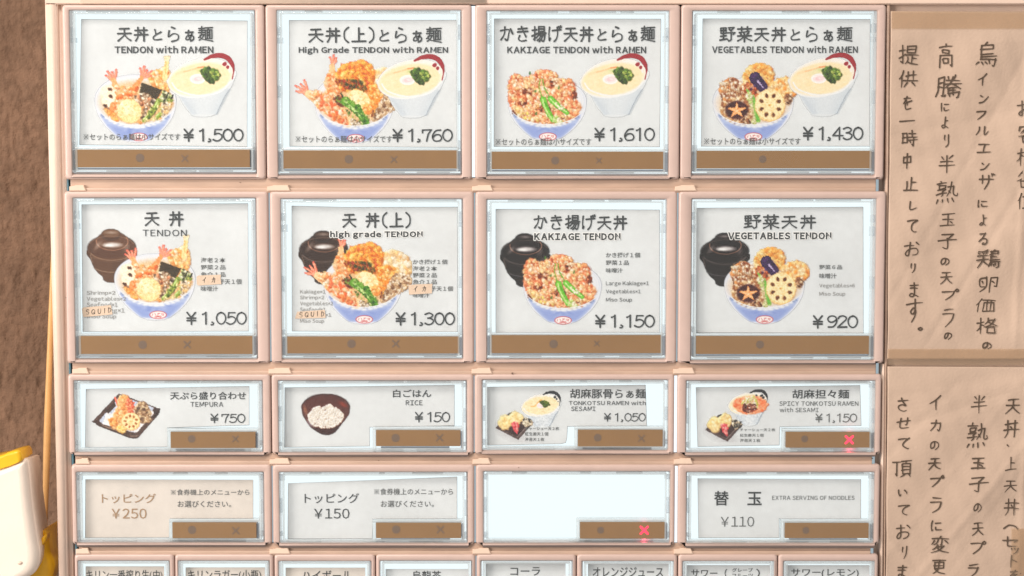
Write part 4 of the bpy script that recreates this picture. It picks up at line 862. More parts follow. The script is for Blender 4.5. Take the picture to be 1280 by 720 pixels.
        if big:                                       # dull sides and sill round the window
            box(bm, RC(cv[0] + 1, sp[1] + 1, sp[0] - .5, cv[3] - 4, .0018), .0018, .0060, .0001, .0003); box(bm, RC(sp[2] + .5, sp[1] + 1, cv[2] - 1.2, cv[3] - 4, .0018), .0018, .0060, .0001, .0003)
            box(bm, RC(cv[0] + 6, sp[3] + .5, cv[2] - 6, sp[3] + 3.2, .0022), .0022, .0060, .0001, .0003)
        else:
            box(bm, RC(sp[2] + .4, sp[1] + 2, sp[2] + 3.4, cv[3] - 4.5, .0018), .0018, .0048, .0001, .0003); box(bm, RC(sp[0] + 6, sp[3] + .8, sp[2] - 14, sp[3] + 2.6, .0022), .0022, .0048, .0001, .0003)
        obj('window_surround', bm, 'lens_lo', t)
    return t
Wd = lambda n, s, r, **e: ('w', n, s, r, e)
St = lambda n, s, r, **e: ('s', n, s, r, e)
Dg = lambda s, r, **e: ('d', 'price_text', s, r, e)
B1 = .030
F1 = [(60, 0, 3), (330, 0, 3), (590, 0, 3), (840, 0, 3)]; F2 = [(70, 230, 3), (330, 230, 3), (590, 230, 3), (840, 230, 3)]
F3 = [(70, 460, 4.571), (330, 460, 4.571), (590, 460, 4.571), (840, 460, 4.571)]; F4 = [(x, 570, 4.571) for x in (70, 330, 590, 840)]
RAM = lambda dx, dy: ('ramen', dx, dy)
A0 = dict(tendon=(100 + 90 / 5.76, 60 + 50 / 5.76), high=(360 + 30 / 5.76, 60 + 40 / 5.76), kakiage=(620 + 70 / 5.76, 60 + 120 / 5.76), veg=(880 + 45 / 5.76, 60 + 105 / 5.76))
rx, ry = 620 / 5.76, 35 / 5.76 + 60
note = '※セットのらぁ麺は小サイズです'
rect = lambda a, b, c, d: [(a, b), (c, b), (c, d), (a, d)]
button(0, 0, 'large lit button, shrimp tempura bowl with ramen ¥1,500, leftmost in the top row', (85, 38, 778, 650), (103, 560, 757, 628), [(126, 73), (747, 79), (746, 550), (119, 542)], F1[0],
    [St('title_text', '天丼とらぁ麺', (255, 100, 620, 155)), Wd('subtitle_text', 'TENDON with RAMEN', (250, 172, 620, 200), b=B1), Wd('note_text', note, (133, 500, 495, 526), b=.006, m='soft_ink'), Dg('¥1,500', (505, 483, 733, 529), wt=.120)],
    [('tendon', *A0['tendon']), RAM(100 + rx, ry)], (345, 592, 16), (513, 594, 11))
button(0, 1, 'large lit button, high grade bowl with ramen ¥1,760, in the top row', (50, 38, 740, 655), (72, 563, 725, 633), [(95, 77), (722, 76), (722, 552), (97, 548)], F1[1],
    [St('title_text', '天丼(上)とらぁ麺', (162, 103, 667, 159)), Wd('subtitle_text', 'High Grade TENDON with RAMEN', (130, 175, 690, 205), b=B1), Wd('note_text', note, (118, 508, 480, 535), b=.006, m='soft_ink'), Dg('¥1,760', (478, 484, 708, 530), wt=.120)],
    [('high', *A0['high']), RAM(360 + rx + 15 / 5.76, ry + 8 / 5.76)], (318, 597, 16), (487, 598, 11))
button(0, 2, 'large lit button, mixed fritter bowl with ramen ¥1,610, in the top row', (55, 40, 738, 657), (72, 568, 718, 635), [(84, 71), (708, 72), (703, 550), (83, 549)], F1[2],
    [St('title_text', 'かき揚げ天丼とらぁ麺', (100, 99, 688, 156)), Wd('subtitle_text', 'KAKIAGE TENDON with RAMEN', (132, 173, 653, 200), b=B1), Wd('note_text', note, (88, 518, 447, 545), b=.006, m='soft_ink'), Dg('¥1,610', (455, 480, 686, 527), wt=.120)],
    [('kakiage', *A0['kakiage']), RAM(620 + rx - 20 / 5.76, ry + 2 / 5.76)], (312, 602, 15), (476, 602, 9))
button(0, 3, 'large lit button, vegetable bowl with ramen ¥1,430, rightmost in the top row', (75, 40, 765, 655), (92, 565, 748, 632), [(116, 71), (743, 73), (740, 548), (110, 548)], F1[3],
    [St('title_text', '野菜天丼とらぁ麺', (175, 101, 678, 155)), Wd('subtitle_text', 'VEGETABLES TENDON with RAMEN', (150, 172, 697, 199), b=B1), Wd('note_text', note, (120, 516, 482, 543), b=.006, m='soft_ink'), Dg('¥1,430', (487, 476, 718, 524), wt=.120)],
    [('veg', *A0['veg']), RAM(880 + rx - 15 / 5.76, ry - 3 / 5.76)], (340, 597, 14))
def off(n, dx, dy): return (n, A0[n][0] + dx, A0[n][1] + dy)
sm = dict(m='soft_ink', b=.012); pk = dict(m='pale_ink', b=.010)
button(1, 0, 'large lit button, plain tendon bowl ¥1,050 with lidded soup bowl, leftmost in second row', (68, 52, 752, 655), (86, 570, 737, 638), [(97, 78), (719, 74), (722, 551), (101, 553)], F2[0],
    [St('title_text', '天 丼', (328, 102, 482, 157)), Wd('subtitle_text', 'TENDON', (325, 171, 490, 196), b=.004, t=.16), Wd('ingredient_text', '海老２本', (543, 276, 635, 295), **sm), Wd('ingredient_text', '野菜２品', (543, 303, 635, 321), **sm), Wd('ingredient_text', '魚介１品', (543, 330, 635, 348), **sm),
     Wd('ingredient_text', '玉子天１個', (590, 356, 695, 376), **sm), Wd('ingredient_text', '味噌汁', (543, 383, 607, 402), **sm),
     Wd('ingredient_text', 'Shrimp×2', (115, 400, 222, 419), **pk), Wd('ingredient_text', 'Vegetables×2', (115, 422, 262, 442), **pk), Wd('ingredient_text', 'Seafood×1', (115, 443, 230, 461), **pk), Wd('ingredient_text', 'Egg×1', (185, 466, 257, 487), **pk), Wd('ingredient_text', 'Miso Soup', (117, 488, 225, 508), **pk), Dg('¥1,050', (485, 480, 715, 526), wt=.108)],
    [('miso_glare', 95 + 70 / 5.54, 280 + 25 / 5.54), off('tendon', 24.6, 224)], (325, 603, 16), (492, 602, 12))
button(1, 1, 'large lit button, high grade tendon ¥1,300 with lidded soup bowl and two stickers', (65, 55, 745, 655), (85, 572, 732, 636), [(105, 83), (300, 88), (725, 87), (725, 554), (106, 551)], F2[1],
    [St('title_text', '天 丼(上)', (290, 108, 556, 163)), Wd('subtitle_text', 'high grade TENDON', (248, 176, 595, 206), b=.05, out=1), Wd('ingredient_text', 'かき揚げ１個', (558, 283, 687, 301), **sm), Wd('ingredient_text', '海老２本', (558, 308, 648, 326), **sm), Wd('ingredient_text', '野菜２品', (558, 333, 648, 351), **sm),
     Wd('ingredient_text', '魚介１品', (558, 358, 648, 376), **sm), Wd('ingredient_text', '玉子天１個', (604, 383, 708, 402), **sm), Wd('ingredient_text', '味噌汁', (558, 409, 620, 426), **sm),
     Wd('ingredient_text', 'Kakiage×1', (135, 396, 230, 415), **pk), Wd('ingredient_text', 'Shrimp×2', (135, 418, 225, 436), **pk), Wd('ingredient_text', 'Vegetables×2', (135, 440, 258, 459), **pk), Wd('ingredient_text', 'Seafood×1', (135, 462, 230, 479), **pk), Wd('ingredient_text', 'Egg×1', (190, 484, 252, 502), **pk), Wd('ingredient_text', 'Miso Soup', (135, 506, 225, 524), **pk), Dg('¥1,300', (490, 482, 716, 528), wt=.120)],
    [('miso_brown', 330 + 128 / 3, 230 + 170 / 3), off('high', 11.5, 228)], (328, 599, 16), (494, 599, 12))
button(1, 2, 'large lit button, mixed fritter bowl ¥1,150 with lidded soup bowl', (55, 57, 728, 655), (70, 567, 710, 635), [(90, 95), (703, 98), (703, 556), (90, 556)], F2[2],
    [St('title_text', 'かき揚げ天丼', (226, 118, 586, 171)), Wd('subtitle_text', 'KAKIAGE TENDON', (233, 184, 557, 211), b=.05, out=1), Wd('ingredient_text', 'かき揚げ１個', (502, 257, 630, 276), **sm), Wd('ingredient_text', '野菜１品', (502, 286, 588, 304), **sm), Wd('ingredient_text', '味噌汁', (502, 315, 565, 333), **sm),
     Wd('ingredient_text', 'Large Kakiage×1', (502, 364, 663, 384), m='soft_ink', b=.008), Wd('ingredient_text', 'Vegetables×1', (502, 395, 632, 414), m='soft_ink', b=.008), Wd('ingredient_text', 'Miso Soup', (502, 426, 600, 445), m='soft_ink', b=.008), Dg('¥1,150', (458, 491, 686, 537), wt=.120)],
    [('miso_dark', 590 + 105 / 3, 230 + 180 / 3), off('kakiage', 19.5, 231)], (306, 600, 16), (468, 598, 9))
button(1, 3, 'large lit button, vegetable tempura bowl ¥920 with lidded soup bowl', (72, 55, 762, 660), (90, 570, 740, 638), [(90, 91), (716, 87), (717, 558), (91, 557)], F2[3],
    [St('title_text', '野 菜 天 丼'.replace(' ', ''), (266, 116, 545, 167)), Wd('subtitle_text', 'VEGETABLES TENDON', (210, 181, 598, 208), b=.05, out=1), Wd('ingredient_text', '野菜６品', (552, 303, 638, 320), **sm), Wd('ingredient_text', '味噌汁', (552, 335, 617, 354), **sm),
     Wd('ingredient_text', 'Vegetables×6', (552, 373, 685, 392), **pk), Wd('ingredient_text', 'Miso Soup', (552, 404, 650, 423), **pk), Dg('¥920', (524, 493, 698, 539), wt=.120)],
    [('miso_dark', 840 + 104 / 3, 230 + 178 / 3), off('veg', 14.5, 230)], (330, 602, 15))
g2 = 'wide ticket buttons'
button(2, 0, 'wide lit button for assorted tempura on a dark tray at ¥750', (105, 72, 1180, 480), (655, 365, 1140, 458), [(173, 122), (1103, 105), (1103, 325), (635, 340), (635, 450), (168, 452)], F3[0],
    [St('title_text', '天ぷら盛り合わせ', (0, 0, 1, 1)) if 0 else Wd('title_text', '天ぷら盛り合わせ', (652, 136, 1085, 181), b=.012), Wd('subtitle_text', 'TEMPURA', (768, 194, 955, 222), b=.006, t=.16), Dg('¥750', (878, 262, 1082, 312), wt=.114)],
    [('tempura', 100 + 125 / 9, 480 + 105 / 9)], (775, 405, 22), (1025, 405, 16), group=g2, cm='card')
button(2, 1, 'wide lit button for a bowl of white rice at ¥150', (82, 72, 1158, 482), (640, 355, 1123, 447), [(120, 113), (1087, 98), (1087, 328), (603, 337), (603, 445), (118, 452)], F3[1],
    [Wd('title_text', '白ごはん', (737, 123, 955, 168), b=.012), Wd('subtitle_text', 'RICE', (810, 184, 905, 213), b=.008, t=.14), Dg('¥150', (858, 252, 1063, 308), wt=.108)],
    [('rice', 330 + 198 / 4.571, 460 + 134 / 4.571)], (752, 400, 24), (1003, 398, 18), group=g2)
button(2, 2, 'wide lit button for sesame pork bone ramen set at ¥1,050, unlit marks', (58, 68, 1120, 470), (605, 353, 1090, 450), [(87, 110), (570, 103), (990, 98), (998, 328), (545, 333), (541, 400), (534, 426), (505, 432), (90, 440)], F3[2],
    [Wd('title_text', '胡麻豚骨らぁ麺', (560, 119, 993, 174), b=.01), Wd('subtitle_text', 'TONKOTSU RAMEN with', (553, 187, 993, 212), b=.008, t=.12), Wd('subtitle_text', 'SESAMI', (566, 220, 705, 246), b=.008, t=.12), Dg('¥1,050', (750, 258, 993, 304), wt=.108),
     Wd('ingredient_text', 'チャーシュー天２枚', (303, 336, 498, 356), **sm), Wd('ingredient_text', '紅生姜天１個', (303, 366, 435, 387), **sm), Wd('ingredient_text', '海苔天１枚', (303, 398, 413, 418), **sm)],
    [('set', 610 + 80 / 9, 480 + 60 / 9)], (718, 398, 22), (968, 402, 17), group=g2)
button(2, 3, 'wide lit button for spicy sesame ramen set at ¥1,150 with a red cross lit', (80, 72, 1160, 482), (650, 365, 1132, 456), [(138, 112), (1073, 100), (1080, 328), (615, 335), (612, 440), (148, 448)], F3[3],
    [Wd('title_text', '胡麻担々麺', (687, 123, 1012, 175), b=.01), Wd('subtitle_text', 'SPICY TONKOTSU RAMEN', (613, 190, 1065, 216), b=.006, t=.12, m='soft_ink'), Wd('subtitle_text', 'with SESAMI', (615, 226, 837, 252), b=.006, t=.12, m='soft_ink'), Dg('¥1,150', (815, 261, 1058, 309), wt=.102, m='soft_ink'),
     Wd('ingredient_text', 'チャーシュー天２枚', (388, 344, 590, 362), **sm), Wd('ingredient_text', '紅生姜天１個', (388, 375, 523, 393), **sm), Wd('ingredient_text', '海苔天１枚', (388, 404, 505, 424), **sm)],
    [('spicy', 870 + 80 / 9, 480 + 60 / 9)], (758, 405, 20), (1013, 410, 20), True, group=g2)
br = dict(m='brown_ink')
button(3, 0, 'wide lit button for toppings at ¥250 with brown lettering', (118, 92, 1187, 495), (665, 380, 1145, 470), [(170, 135), (1125, 138), (1125, 357), (648, 357), (645, 465), (168, 466)], F4[0],
    [Wd('title_text', 'トッピング', (262, 215, 570, 270), b=.004, **br), Wd('price_text', '￥250', (318, 300, 517, 358), b=.002, **br), Wd('note_text', '※食券機上のメニューから', (655, 190, 1105, 224), m='soft_ink', b=.004), Wd('note_text', 'お選びください。', (695, 256, 1000, 293), m='soft_ink', b=.004)], (), (777, 422, 24), (1027, 427, 18), group=g2, cm='card_warm')
button(3, 1, 'wide lit button for toppings at ¥150 with its card tilted', (88, 92, 1162, 500), (640, 382, 1127, 470), [(140, 158), (620, 140), (1102, 120), (1102, 357), (620, 360), (618, 472), (137, 472)], F4[1],
    [Wd('title_text', 'トッピング', (232, 213, 543, 270), b=.004), Wd('price_text', '￥150', (286, 300, 488, 358), b=.002), Wd('note_text', '※食券機上のメニューから', (628, 185, 1080, 222), m='soft_ink', b=.004), Wd('note_text', 'お選びください。', (667, 255, 970, 292), m='soft_ink', b=.004)], (), (755, 420, 24), (1008, 420, 19), group=g2)
button(3, 2, 'wide blank white lit button without a card, red cross lit', (65, 88, 1130, 497), (617, 378, 1102, 472), None, F4[2], (), (), (735, 424, 20), (984, 424, 20), True, group=g2)
button(3, 3, 'wide lit button for an extra serving of noodles at ¥110', (82, 92, 1155, 502), (645, 383, 1125, 470), [(148, 130), (1078, 135), (1078, 357), (612, 357), (612, 466), (153, 466)], F4[3],
    [Wd('title_text', '替', (240, 200, 325, 283), b=.016), Wd('title_text', '玉', (430, 205, 513, 281), b=.016), Wd('subtitle_text', 'EXTRA SERVING OF NOODLES', (572, 227, 1043, 251), b=.006, t=.13, m='soft_ink'), Wd('price_text', '￥110', (278, 346, 470, 404), b=-.004, m='soft_ink')], (), (765, 425, 20), group=g2)
g3 = 'small drink buttons along the bottom'
D5 = [((98, 701, 212.2), (107, 708.2, 205), 'draught beer, middle size', [('キリン一番搾り生(中)', 108, 203, 712.5, 726)], 'card_warm'), ((223.1, 701, 337), (232, 709.5, 331), 'lager beer, small bottle', [('キリンラガー(小瓶)', 235, 326.5, 712.5, 726)], 'card_warm'),
      ((348.6, 701.5, 464), (357, 709.8, 456.5), 'highball', [('ハイボール', 377.5, 439.5, 713, 726)], 'card_warm'), ((475, 701, 590), (482, 711.5, 585.5), 'oolong tea', [('烏龍茶', 515, 551.5, 713.5, 726)], 'card'),
      ((600.9, 701, 715.8), (607, 704, 707), 'cola', [('コーラ', 638, 675, 709, 719.5)], 'card'), ((727.4, 701.5, 842), (735, 704.5, 836), 'orange juice', [('オレンジジュース', 741, 829, 709, 721)], 'card'),
      ((853, 701.5, 967.5), (858, 706.7, 962.5), 'grapefruit sour', [('サワー（', 864, 909, 711, 722), ('グレープ', 915, 941, 710, 715.2), ('フルーツ', 915, 941, 717, 722.5), ('）', 945, 950, 711, 722)], 'card'), ((979, 701.5, 1093), (983, 706.7, 1087), 'lemon sour', [('サワー(レモン)', 989, 1073.5, 711, 722)], 'card')]
for k, (cv, cd, what, tx, cm) in enumerate(D5):
    pl = ('leftmost of the small drink buttons' if k == 0 else 'rightmost of the small drink buttons' if k == 7 else 'small drink button')
    button(4, k, f'small lit button for {what}, ' + ('leftmost at the photo\'s bottom edge' if k == 0 else 'rightmost at the photo\'s bottom edge' if k == 7 else 'cut by the photo\'s bottom edge'), (cv[0], cv[1], cv[2], 786), None,
           rect(cd[0], cd[1], cd[2], 778), (0, 0, 1), [Wd('drink_name_text', s, (a, c, b, d), b=.006) for s, a, b, c, d in tx], (), group=g3, cm=cm, small=True)

# ================================================================= handwritten stickers on the buttons
def sticker(label, frame, poly, chars, h):
    z = Z(frame); pts = z(*[c for p_ in poly for c in p_]); pts = list(zip(pts[::2], pts[1::2])); y = .00305
    c = P(sum(p_[0] for p_ in pts) / len(pts), max(p_[1] for p_ in pts), y); t = thing('sticker', label, 'sticker', c, 'handwritten stickers on the buttons')
    bm = bmesh.new(); prism(bm, PP(pts, y), y, y + .00006); obj('paper_strip', bm, 'sticker', t); V, Fc = [], []; rr = random.Random(5)
    for ch, cx, cy in chars:
        cx, cy = z(cx, cy); v = P(cx, cy, y - .00005); glyph(V, Fc, ch, v.x, v.z, h * .78 * U, h * U, .9 * U, v.y, rr, 'pen', .06, .15)
    obj('pen_writing', (V, Fc), 'pen', t)
sticker('small tan sticker reading イカ on the leftmost button of the second row', F2[0], [(527, 348), (534, 343), (619, 340), (617, 352), (620, 375), (535, 381), (528, 376)], [('イ', 556, 361), ('カ', 591, 360)], 7.4)
sticker('small tan sticker reading SQUID on the leftmost button of the second row', F2[0], [(97, 467), (104, 463), (206, 454), (212, 489), (104, 499), (99, 490)], [('S', 118, 480), ('Q', 140, 479), ('U', 163, 477), ('I', 182, 475), ('D', 200, 473)], 6.8)
sticker('small tan sticker reading イカ on the high grade tendon button', F2[1], [(541, 378), (632, 374), (630, 386), (630, 410), (544, 415)], [('イ', 568, 394), ('カ', 601, 393)], 7.4)
sticker('small tan sticker reading SQUID on the high grade tendon button', F2[1], [(124, 479), (228, 472), (231, 502), (116, 505)], [('S', 138, 491), ('Q', 160, 490), ('U', 182, 488), ('I', 200, 487), ('D', 219, 488)], 6.6)

# ================================================================= handwritten paper notices
def notice(label, corners, chars, tapes, seed):
    rr = random.Random(seed); y = .0005; A = [P(a, b, y) for a, b in corners]                 # tl, tr, br, bl
    t = thing('paper_notice', label, 'notice', A[3], 'handwritten notices taped beside the buttons')
    nx, nz = 90, 190; V, Fc = [], []; creases = [(rr.uniform(-.8, .8), 1, rr.uniform(.1, 1.2), rr.uniform(-.0002, .00022)) for _ in range(12)] + [(1, .1, .93, .00025)]
    def lift(u, v):
        e = min(v, 1 - v); s = .00045 * math.sin(9.1 * u + 3.3 * v * v + seed) * math.sin(6.3 * v + u * 2.2) + .0003 * math.sin(21 * v + 8 * u) * (.3 + u) + .00004 * math.sin(47 * u - 31 * v)
        s += .0005 * max(0, math.sin(14 * v - 5 * u + seed)) ** 6 * u
        for ca, cb, cc, ch_ in creases: s += ch_ * max(0, 1 - abs(ca * u + cb * v - cc) * 30)
        return -(s * 1.4 + .0005) * min(1, e * 12) - .0001
    def at(u, v): return A[0].lerp(A[1], u).lerp(A[3].lerp(A[2], u), v)
    for j in range(nz + 1):
        for i in range(nx + 1):
            u, v = i / nx, j / nz; p_ = at(u, v); V.append((p_.x + .00012 * math.sin(13 * v + seed) * (u == 0), p_.y + lift(u, v), p_.z))
    n = nx + 1
    for j in range(nz):
        for i in range(nx): a = j * n + i; Fc.append((a, a + 1, a + n + 1, a + n))
    o = obj('paper_sheet', (V, Fc), 'note', t, True); so = o.modifiers.new('thickness', 'SOLIDIFY'); so.thickness = .00008; so.offset = 0
    lo, hi = A[3], A[1]; V, Fc = [], []
    for ch, cx, cy, w_, h_ in chars:
        v = P(cx, cy, y); s = rr.uniform(.95, 1.05); k = len(V)
        glyph(V, Fc, ch, v.x, v.z, w_ * s * U * 1.02, h_ * s * U * 1.02, rr.uniform(1.45, 1.85) * U, 0, rr, 'pen', rr.uniform(-.02, .05), .05)
        for q in range(k, len(V)):                    # lay the ink on the rippled sheet
            x, yy_, zz = V[q]; v_ = (A[0].z - zz) / (A[0].z - A[3].z); u_ = (x - A[0].x) / (A[1].x - A[0].x)
            V[q] = (x, y + lift(min(1, max(0, u_)), min(1, max(0, v_))) - .00034 + yy_, zz)
    obj('handwriting', (V, Fc), 'pen', t)
    for (a, b, c, d) in tapes:
        r4 = RC(a, b, c, d, y); bm = bmesh.new(); m_, k_ = 60, 8; rows = []
        for s_ in range(k_ + 1):
            row = []
            for q in range(m_ + 1):
                x = r4[0] + (r4[1] - r4[0]) * q / m_; zz = r4[2] + (r4[3] - r4[2]) * s_ / k_; v_ = (A[0].z - zz) / (A[0].z - A[3].z); u_ = (x - A[0].x) / (A[1].x - A[0].x)
                row.append(bm.verts.new((x, y + lift(min(1, max(0, u_)), min(1, max(0, v_))) - .00045 - .00004 * math.sin(q * 1.9 + s_), zz)))
            rows.append(row)
        for s_ in range(k_):
            for q in range(m_): bm.faces.new((rows[s_][q], rows[s_][q + 1], rows[s_ + 1][q + 1], rows[s_ + 1][q]))
        obj('tape_strip', bm, 'tape', t, True)
    return t
def col(fr, L): 
    z = Z(fr); out = []
    for ch, cx, cy, w_, h_ in L: a, b = z(cx, cy); out.append((ch, a, b, w_ / fr[2], h_ / fr[2]))
    return out
N1, N1b, N2 = (1090, 0, 3), (1090, 230, 3), (1090, 450, 2.667)
c1 = col(N1, [('鳥', 425, 205, 90, 88), ('イ', 410, 298, 48, 48), ('ン', 418, 370, 44, 42), ('フ', 408, 430, 50, 38), ('ル', 412, 490, 56, 42), ('エ', 418, 555, 60, 44), ('ン', 422, 622, 42, 40), ('ザ', 426, 682, 60, 62),
     ('高', 275, 208, 62, 92), ('騰', 282, 325, 92, 84), ('に', 270, 402, 42, 38), ('よ', 272, 460, 38, 48), ('り', 278, 528, 36, 52), ('半', 280, 612, 74, 74), ('熟', 276, 720, 84, 88),
     ('提', 133, 207, 84, 80), ('供', 132, 297, 74, 64), ('を', 130, 385, 42, 54), ('一', 130, 455, 64, 40), ('時', 137, 520, 62, 60), ('中', 130, 602, 42, 60), ('止', 145, 690, 56, 54),
     ('お', 568, 408, 62, 66), ('客', 570, 502, 64, 72), ('様', 572, 587, 72, 66), ('各', 568, 672, 60, 66)])
c1 += col(N1b, [('に', 412, 74, 48, 34), ('よ', 415, 136, 40, 48), ('る', 413, 205, 42, 54), ('鶏', 432, 280, 92, 76), ('卵', 432, 375, 82, 64), ('価', 424, 455, 78, 54), ('格', 428, 532, 84, 64), ('の', 430, 604, 42, 32),
     ('玉', 283, 133, 62, 58), ('子', 281, 213, 78, 66), ('の', 273, 289, 40, 36), ('天', 277, 350, 52, 54), ('プ', 290, 414, 70, 46), ('ラ', 286, 498, 58, 76), ('の', 283, 568, 40, 34),
     ('し', 148, 82, 42, 36), ('て', 148, 157, 52, 60), ('お', 148, 243, 66, 60), ('り', 152, 315, 34, 40), ('ま', 155, 397, 48, 60), ('す', 155, 475, 66, 88), ('。', 178, 540, 36, 36), ('位', 570, 64, 62, 64)])
notice('upper beige paper notice with handwritten black lines about bird flu and egg prices', [(1113, 14), (1300, 16), (1300, 449), (1108.5, 449)], c1, [(1113.5, 14, 1300, 36), (1109, 436, 1300, 456)], 2)
c2 = col(N2, [('さ', 102, 148, 50, 52), ('せ', 105, 210, 48, 44), ('て', 105, 276, 48, 42), ('頂', 98, 360, 70, 66), ('い', 100, 440, 40, 32), ('て', 104, 498, 50, 46), ('お', 102, 572, 56, 54), ('り', 108, 640, 34, 46), ('ま', 100, 705, 44, 48),
     ('イ', 210, 140, 46, 54), ('カ', 210, 216, 48, 40), ('の', 205, 281, 38, 36), ('天', 207, 343, 46, 50), ('プ', 214, 403, 58, 46), ('ラ', 213, 482, 48, 62), ('に', 212, 552, 44, 40), ('変', 224, 612, 64, 58), ('更', 220, 686, 52, 56),
     ('半', 356, 146, 56, 64), ('熟', 348, 250, 68, 88), ('玉', 352, 342, 50, 48), ('子', 350, 410, 68, 56), ('の', 348, 488, 36, 38), ('天', 351, 560, 46, 58), ('プ', 350, 622, 56, 48), ('ラ', 335, 698, 48, 50),
     ('天', 468, 152, 56, 64), ('丼', 463, 228, 56, 66), ('、', 455, 280, 26, 24), ('上', 460, 344, 42, 48), ('天', 460, 418, 50, 48), ('丼', 464, 490, 52, 62), ('へ', 462, 556, 58, 36), ('セ', 458, 604, 58, 40), ('ッ', 472, 632, 40, 36), ('ト', 470, 668, 46, 46), ('を', 474, 716, 46, 40)])
notice('lower beige paper notice with handwriting about squid tempura replacing the soft egg', [(1109.5, 458), (1300, 459), (1300, 800), (1106, 800)], c2, [(1262, 660, 1300, 800)], 5)

# ================================================================= left side: wall, cord, hand-held device
V, Fc = [], []; rr = np.random.RandomState(3); wy = .16; nx, nz = 110, 330
a, b = P(-60, -60, wy), P(140, 800, wy)
def field(nx, nz, f):
    g = rr.normal(0, 1, (nz // f + 3, nx // f + 3)); y_, x_ = np.mgrid[0:nz, 0:nx] / f; i_, j_ = y_.astype(int), x_.astype(int); u, v = y_ - i_, x_ - j_; u, v = u * u * (3 - 2 * u), v * v * (3 - 2 * v)
    return (g[i_, j_] * (1 - u) + g[i_ + 1, j_] * u) * (1 - v) + (g[i_, j_ + 1] * (1 - u) + g[i_ + 1, j_ + 1] * u) * v
hgt = field(nx + 1, nz + 1, 14) * .00032 + field(nx + 1, nz + 1, 5) * .00025 + field(nx + 1, nz + 1, 2) * .00022
for j in range(nz + 1):
    for i in range(nx + 1): V.append((a.x + (b.x - a.x) * i / nx, wy - float(hgt[j, i]), a.z + (b.z - a.z) * j / nz))
n = nx + 1
for j in range(nz):
    for i in range(nx): q = j * n + i; Fc.append((q, q + n, q + n + 1, q + 1))
wo = obj('wall', (V, Fc), 'wall', None, True); wo['kind'] = 'structure'
bm = bmesh.new(); bk = wy + .006; p0, p1 = P(-900, -700, bk), P(2000, 1400, bk); box(bm, (p0.x, p1.x, p1.z, p0.z), bk, bk + .02); wo2 = obj('wall', bm, 'wall'); wo2['kind'] = 'structure'
def tube(name, path, m, parent=None, seg=10):
    V, Fc = [], []; n_ = len(path)
    for i, (p_, r) in enumerate(path):
        d = (path[min(i + 1, n_ - 1)][0] - path[max(i - 1, 0)][0]).normalized(); s = d.cross(Vector((0, 1, 0))).normalized(); t_ = s.cross(d)
        for k in range(seg): an = k * 2 * math.pi / seg; V.append(tuple(p_ + s * r * math.cos(an) + t_ * r * .7 * math.sin(an)))
    for i in range(n_ - 1):
        for k in range(seg): Fc.append((i * seg + k, i * seg + (k + 1) % seg, (i + 1) * seg + (k + 1) % seg, (i + 1) * seg + k))
    return obj(name, (V, Fc), m, parent, True)
cd = [(68, 300, 3.6), (64.5, 380, 3.6), (61.2, 470, 4.0), (59, 540, 4.6), (57.6, 600, 4.2), (56.4, 640, 3.6), (55.5, 680, 3.2)]
sp_ = spline([(a_, b_, c_) for a_, b_, c_ in cd], False, 6)
co = tube('cord', [(P(x, yy_, .045), r * U * 1.05) for x, yy_, r in sp_], 'cord'); tag(co, 'amber plastic cord hanging between the brown wall and the machine', 'cord')
dev = thing('wall_device', 'white rounded plastic device with yellow flap at the photo\'s lower left', 'device', P(10, 760, .03))
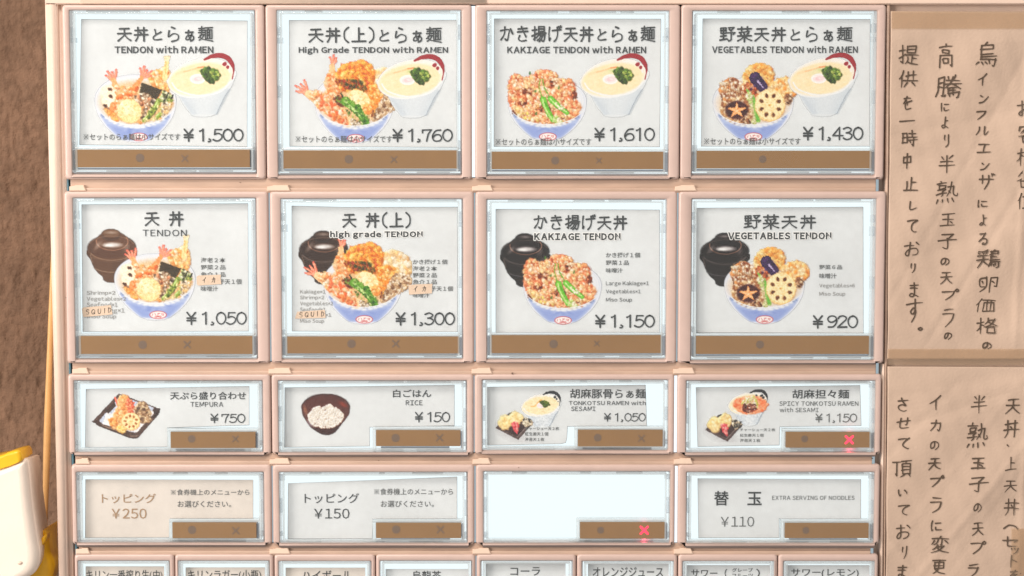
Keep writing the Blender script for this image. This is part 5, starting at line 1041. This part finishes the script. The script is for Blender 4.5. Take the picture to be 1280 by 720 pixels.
def solid(name, pts, y0, y1, m, parent, bev, seg=4):
    """pillow-edged slab: widest a bev behind its front, rounded over on both sides"""
    V, Fc = [], []; n_ = len(pts); xs = [p_[0] for p_ in pts]; ys = [p_[1] for p_ in pts]; mx_, my_ = (min(xs) + max(xs)) / 2, (min(ys) + max(ys)) / 2; hw, hh = (max(xs) - min(xs)) / 2, (max(ys) - min(ys)) / 2
    prof = [(bev * (1 - math.cos(R(90 * k / seg))), y0 + bev - bev * math.sin(R(90 * k / seg))) for k in range(seg, -1, -1)] + [(0, y0 + bev), (bev * .6, y1)]
    for ins, yy_ in prof:
        for k, (a_, b_) in enumerate(pts):
            p_ = P(a_, b_, y0 + bev); c_ = P(mx_, my_, y0 + bev)
            V.append((c_.x + (p_.x - c_.x) * (1 - ins / (hw * U)), yy_, c_.z + (p_.z - c_.z) * (1 - ins / (hh * U))))
    L_ = len(prof)
    for i_ in range(L_ - 1):
        for k in range(n_): Fc.append((i_ * n_ + k, i_ * n_ + (k + 1) % n_, (i_ + 1) * n_ + (k + 1) % n_, (i_ + 1) * n_ + k))
    Fc.append(tuple(range(n_))); Fc.append(tuple(range((L_ - 1) * n_, L_ * n_))[::-1])
    o = obj(name, (V, Fc), m, parent); bm = bmesh.new(); bm.from_mesh(o.data); bmesh.ops.recalc_face_normals(bm, faces=bm.faces); bm.to_mesh(o.data); bm.free()
    for p_ in o.data.polygons: p_.use_smooth = len(p_.vertices) == 4
    return o
outl = spline([(-60, 596), (0, 583), (26, 574), (33, 573), (36.5, 580), (41, 625), (47, 668), (50.5, 690), (49, 706), (43, 716), (30, 724), (5, 740), (-60, 745)], True, 5)
solid('shell', [tuple(p_) for p_ in outl], -.006, .02, 'white', dev, .004)
solid('flap', [tuple(p_) for p_ in spline([(-60, 585), (0, 569.5), (10, 565.5), (23, 562.5), (27, 566), (28.5, 573), (25, 577.5), (0, 587), (-60, 600)], True, 5)], -.006, .012, 'yellow', dev, .0016)
bm = bmesh.new(); bmesh.ops.create_uvsphere(bm, u_segments=16, v_segments=10, radius=1.0); 
for v in bm.verts: v.co = Vector((v.co.x * 3.2 * U, v.co.y * .0006, v.co.z * 2.2 * U)) + P(25, 703.5, -.006)
obj('dimple', bm, 'body', dev, True)
solid('side_pouch', [tuple(p_) for p_ in spline([(40, 676), (50, 664), (56, 663), (60.5, 672), (63.5, 690), (68, 702), (67, 716), (60, 735), (30, 770), (-30, 760), (-30, 715), (30, 715)], True, 5)], .006, .04, 'yellow', dev, .004)
solid('pouch_fold', [tuple(p_) for p_ in spline([(50, 676), (55, 670), (58, 668), (57, 676), (52, 684), (50, 690)], True, 5)], .0035, .012, 'yellow', dev, .0012)
solid('base_edge', [tuple(p_) for p_ in spline([(62, 735), (69, 706), (71.5, 712), (70, 740), (40, 790), (10, 780)], True, 5)], .02, .045, 'white', dev, .002)
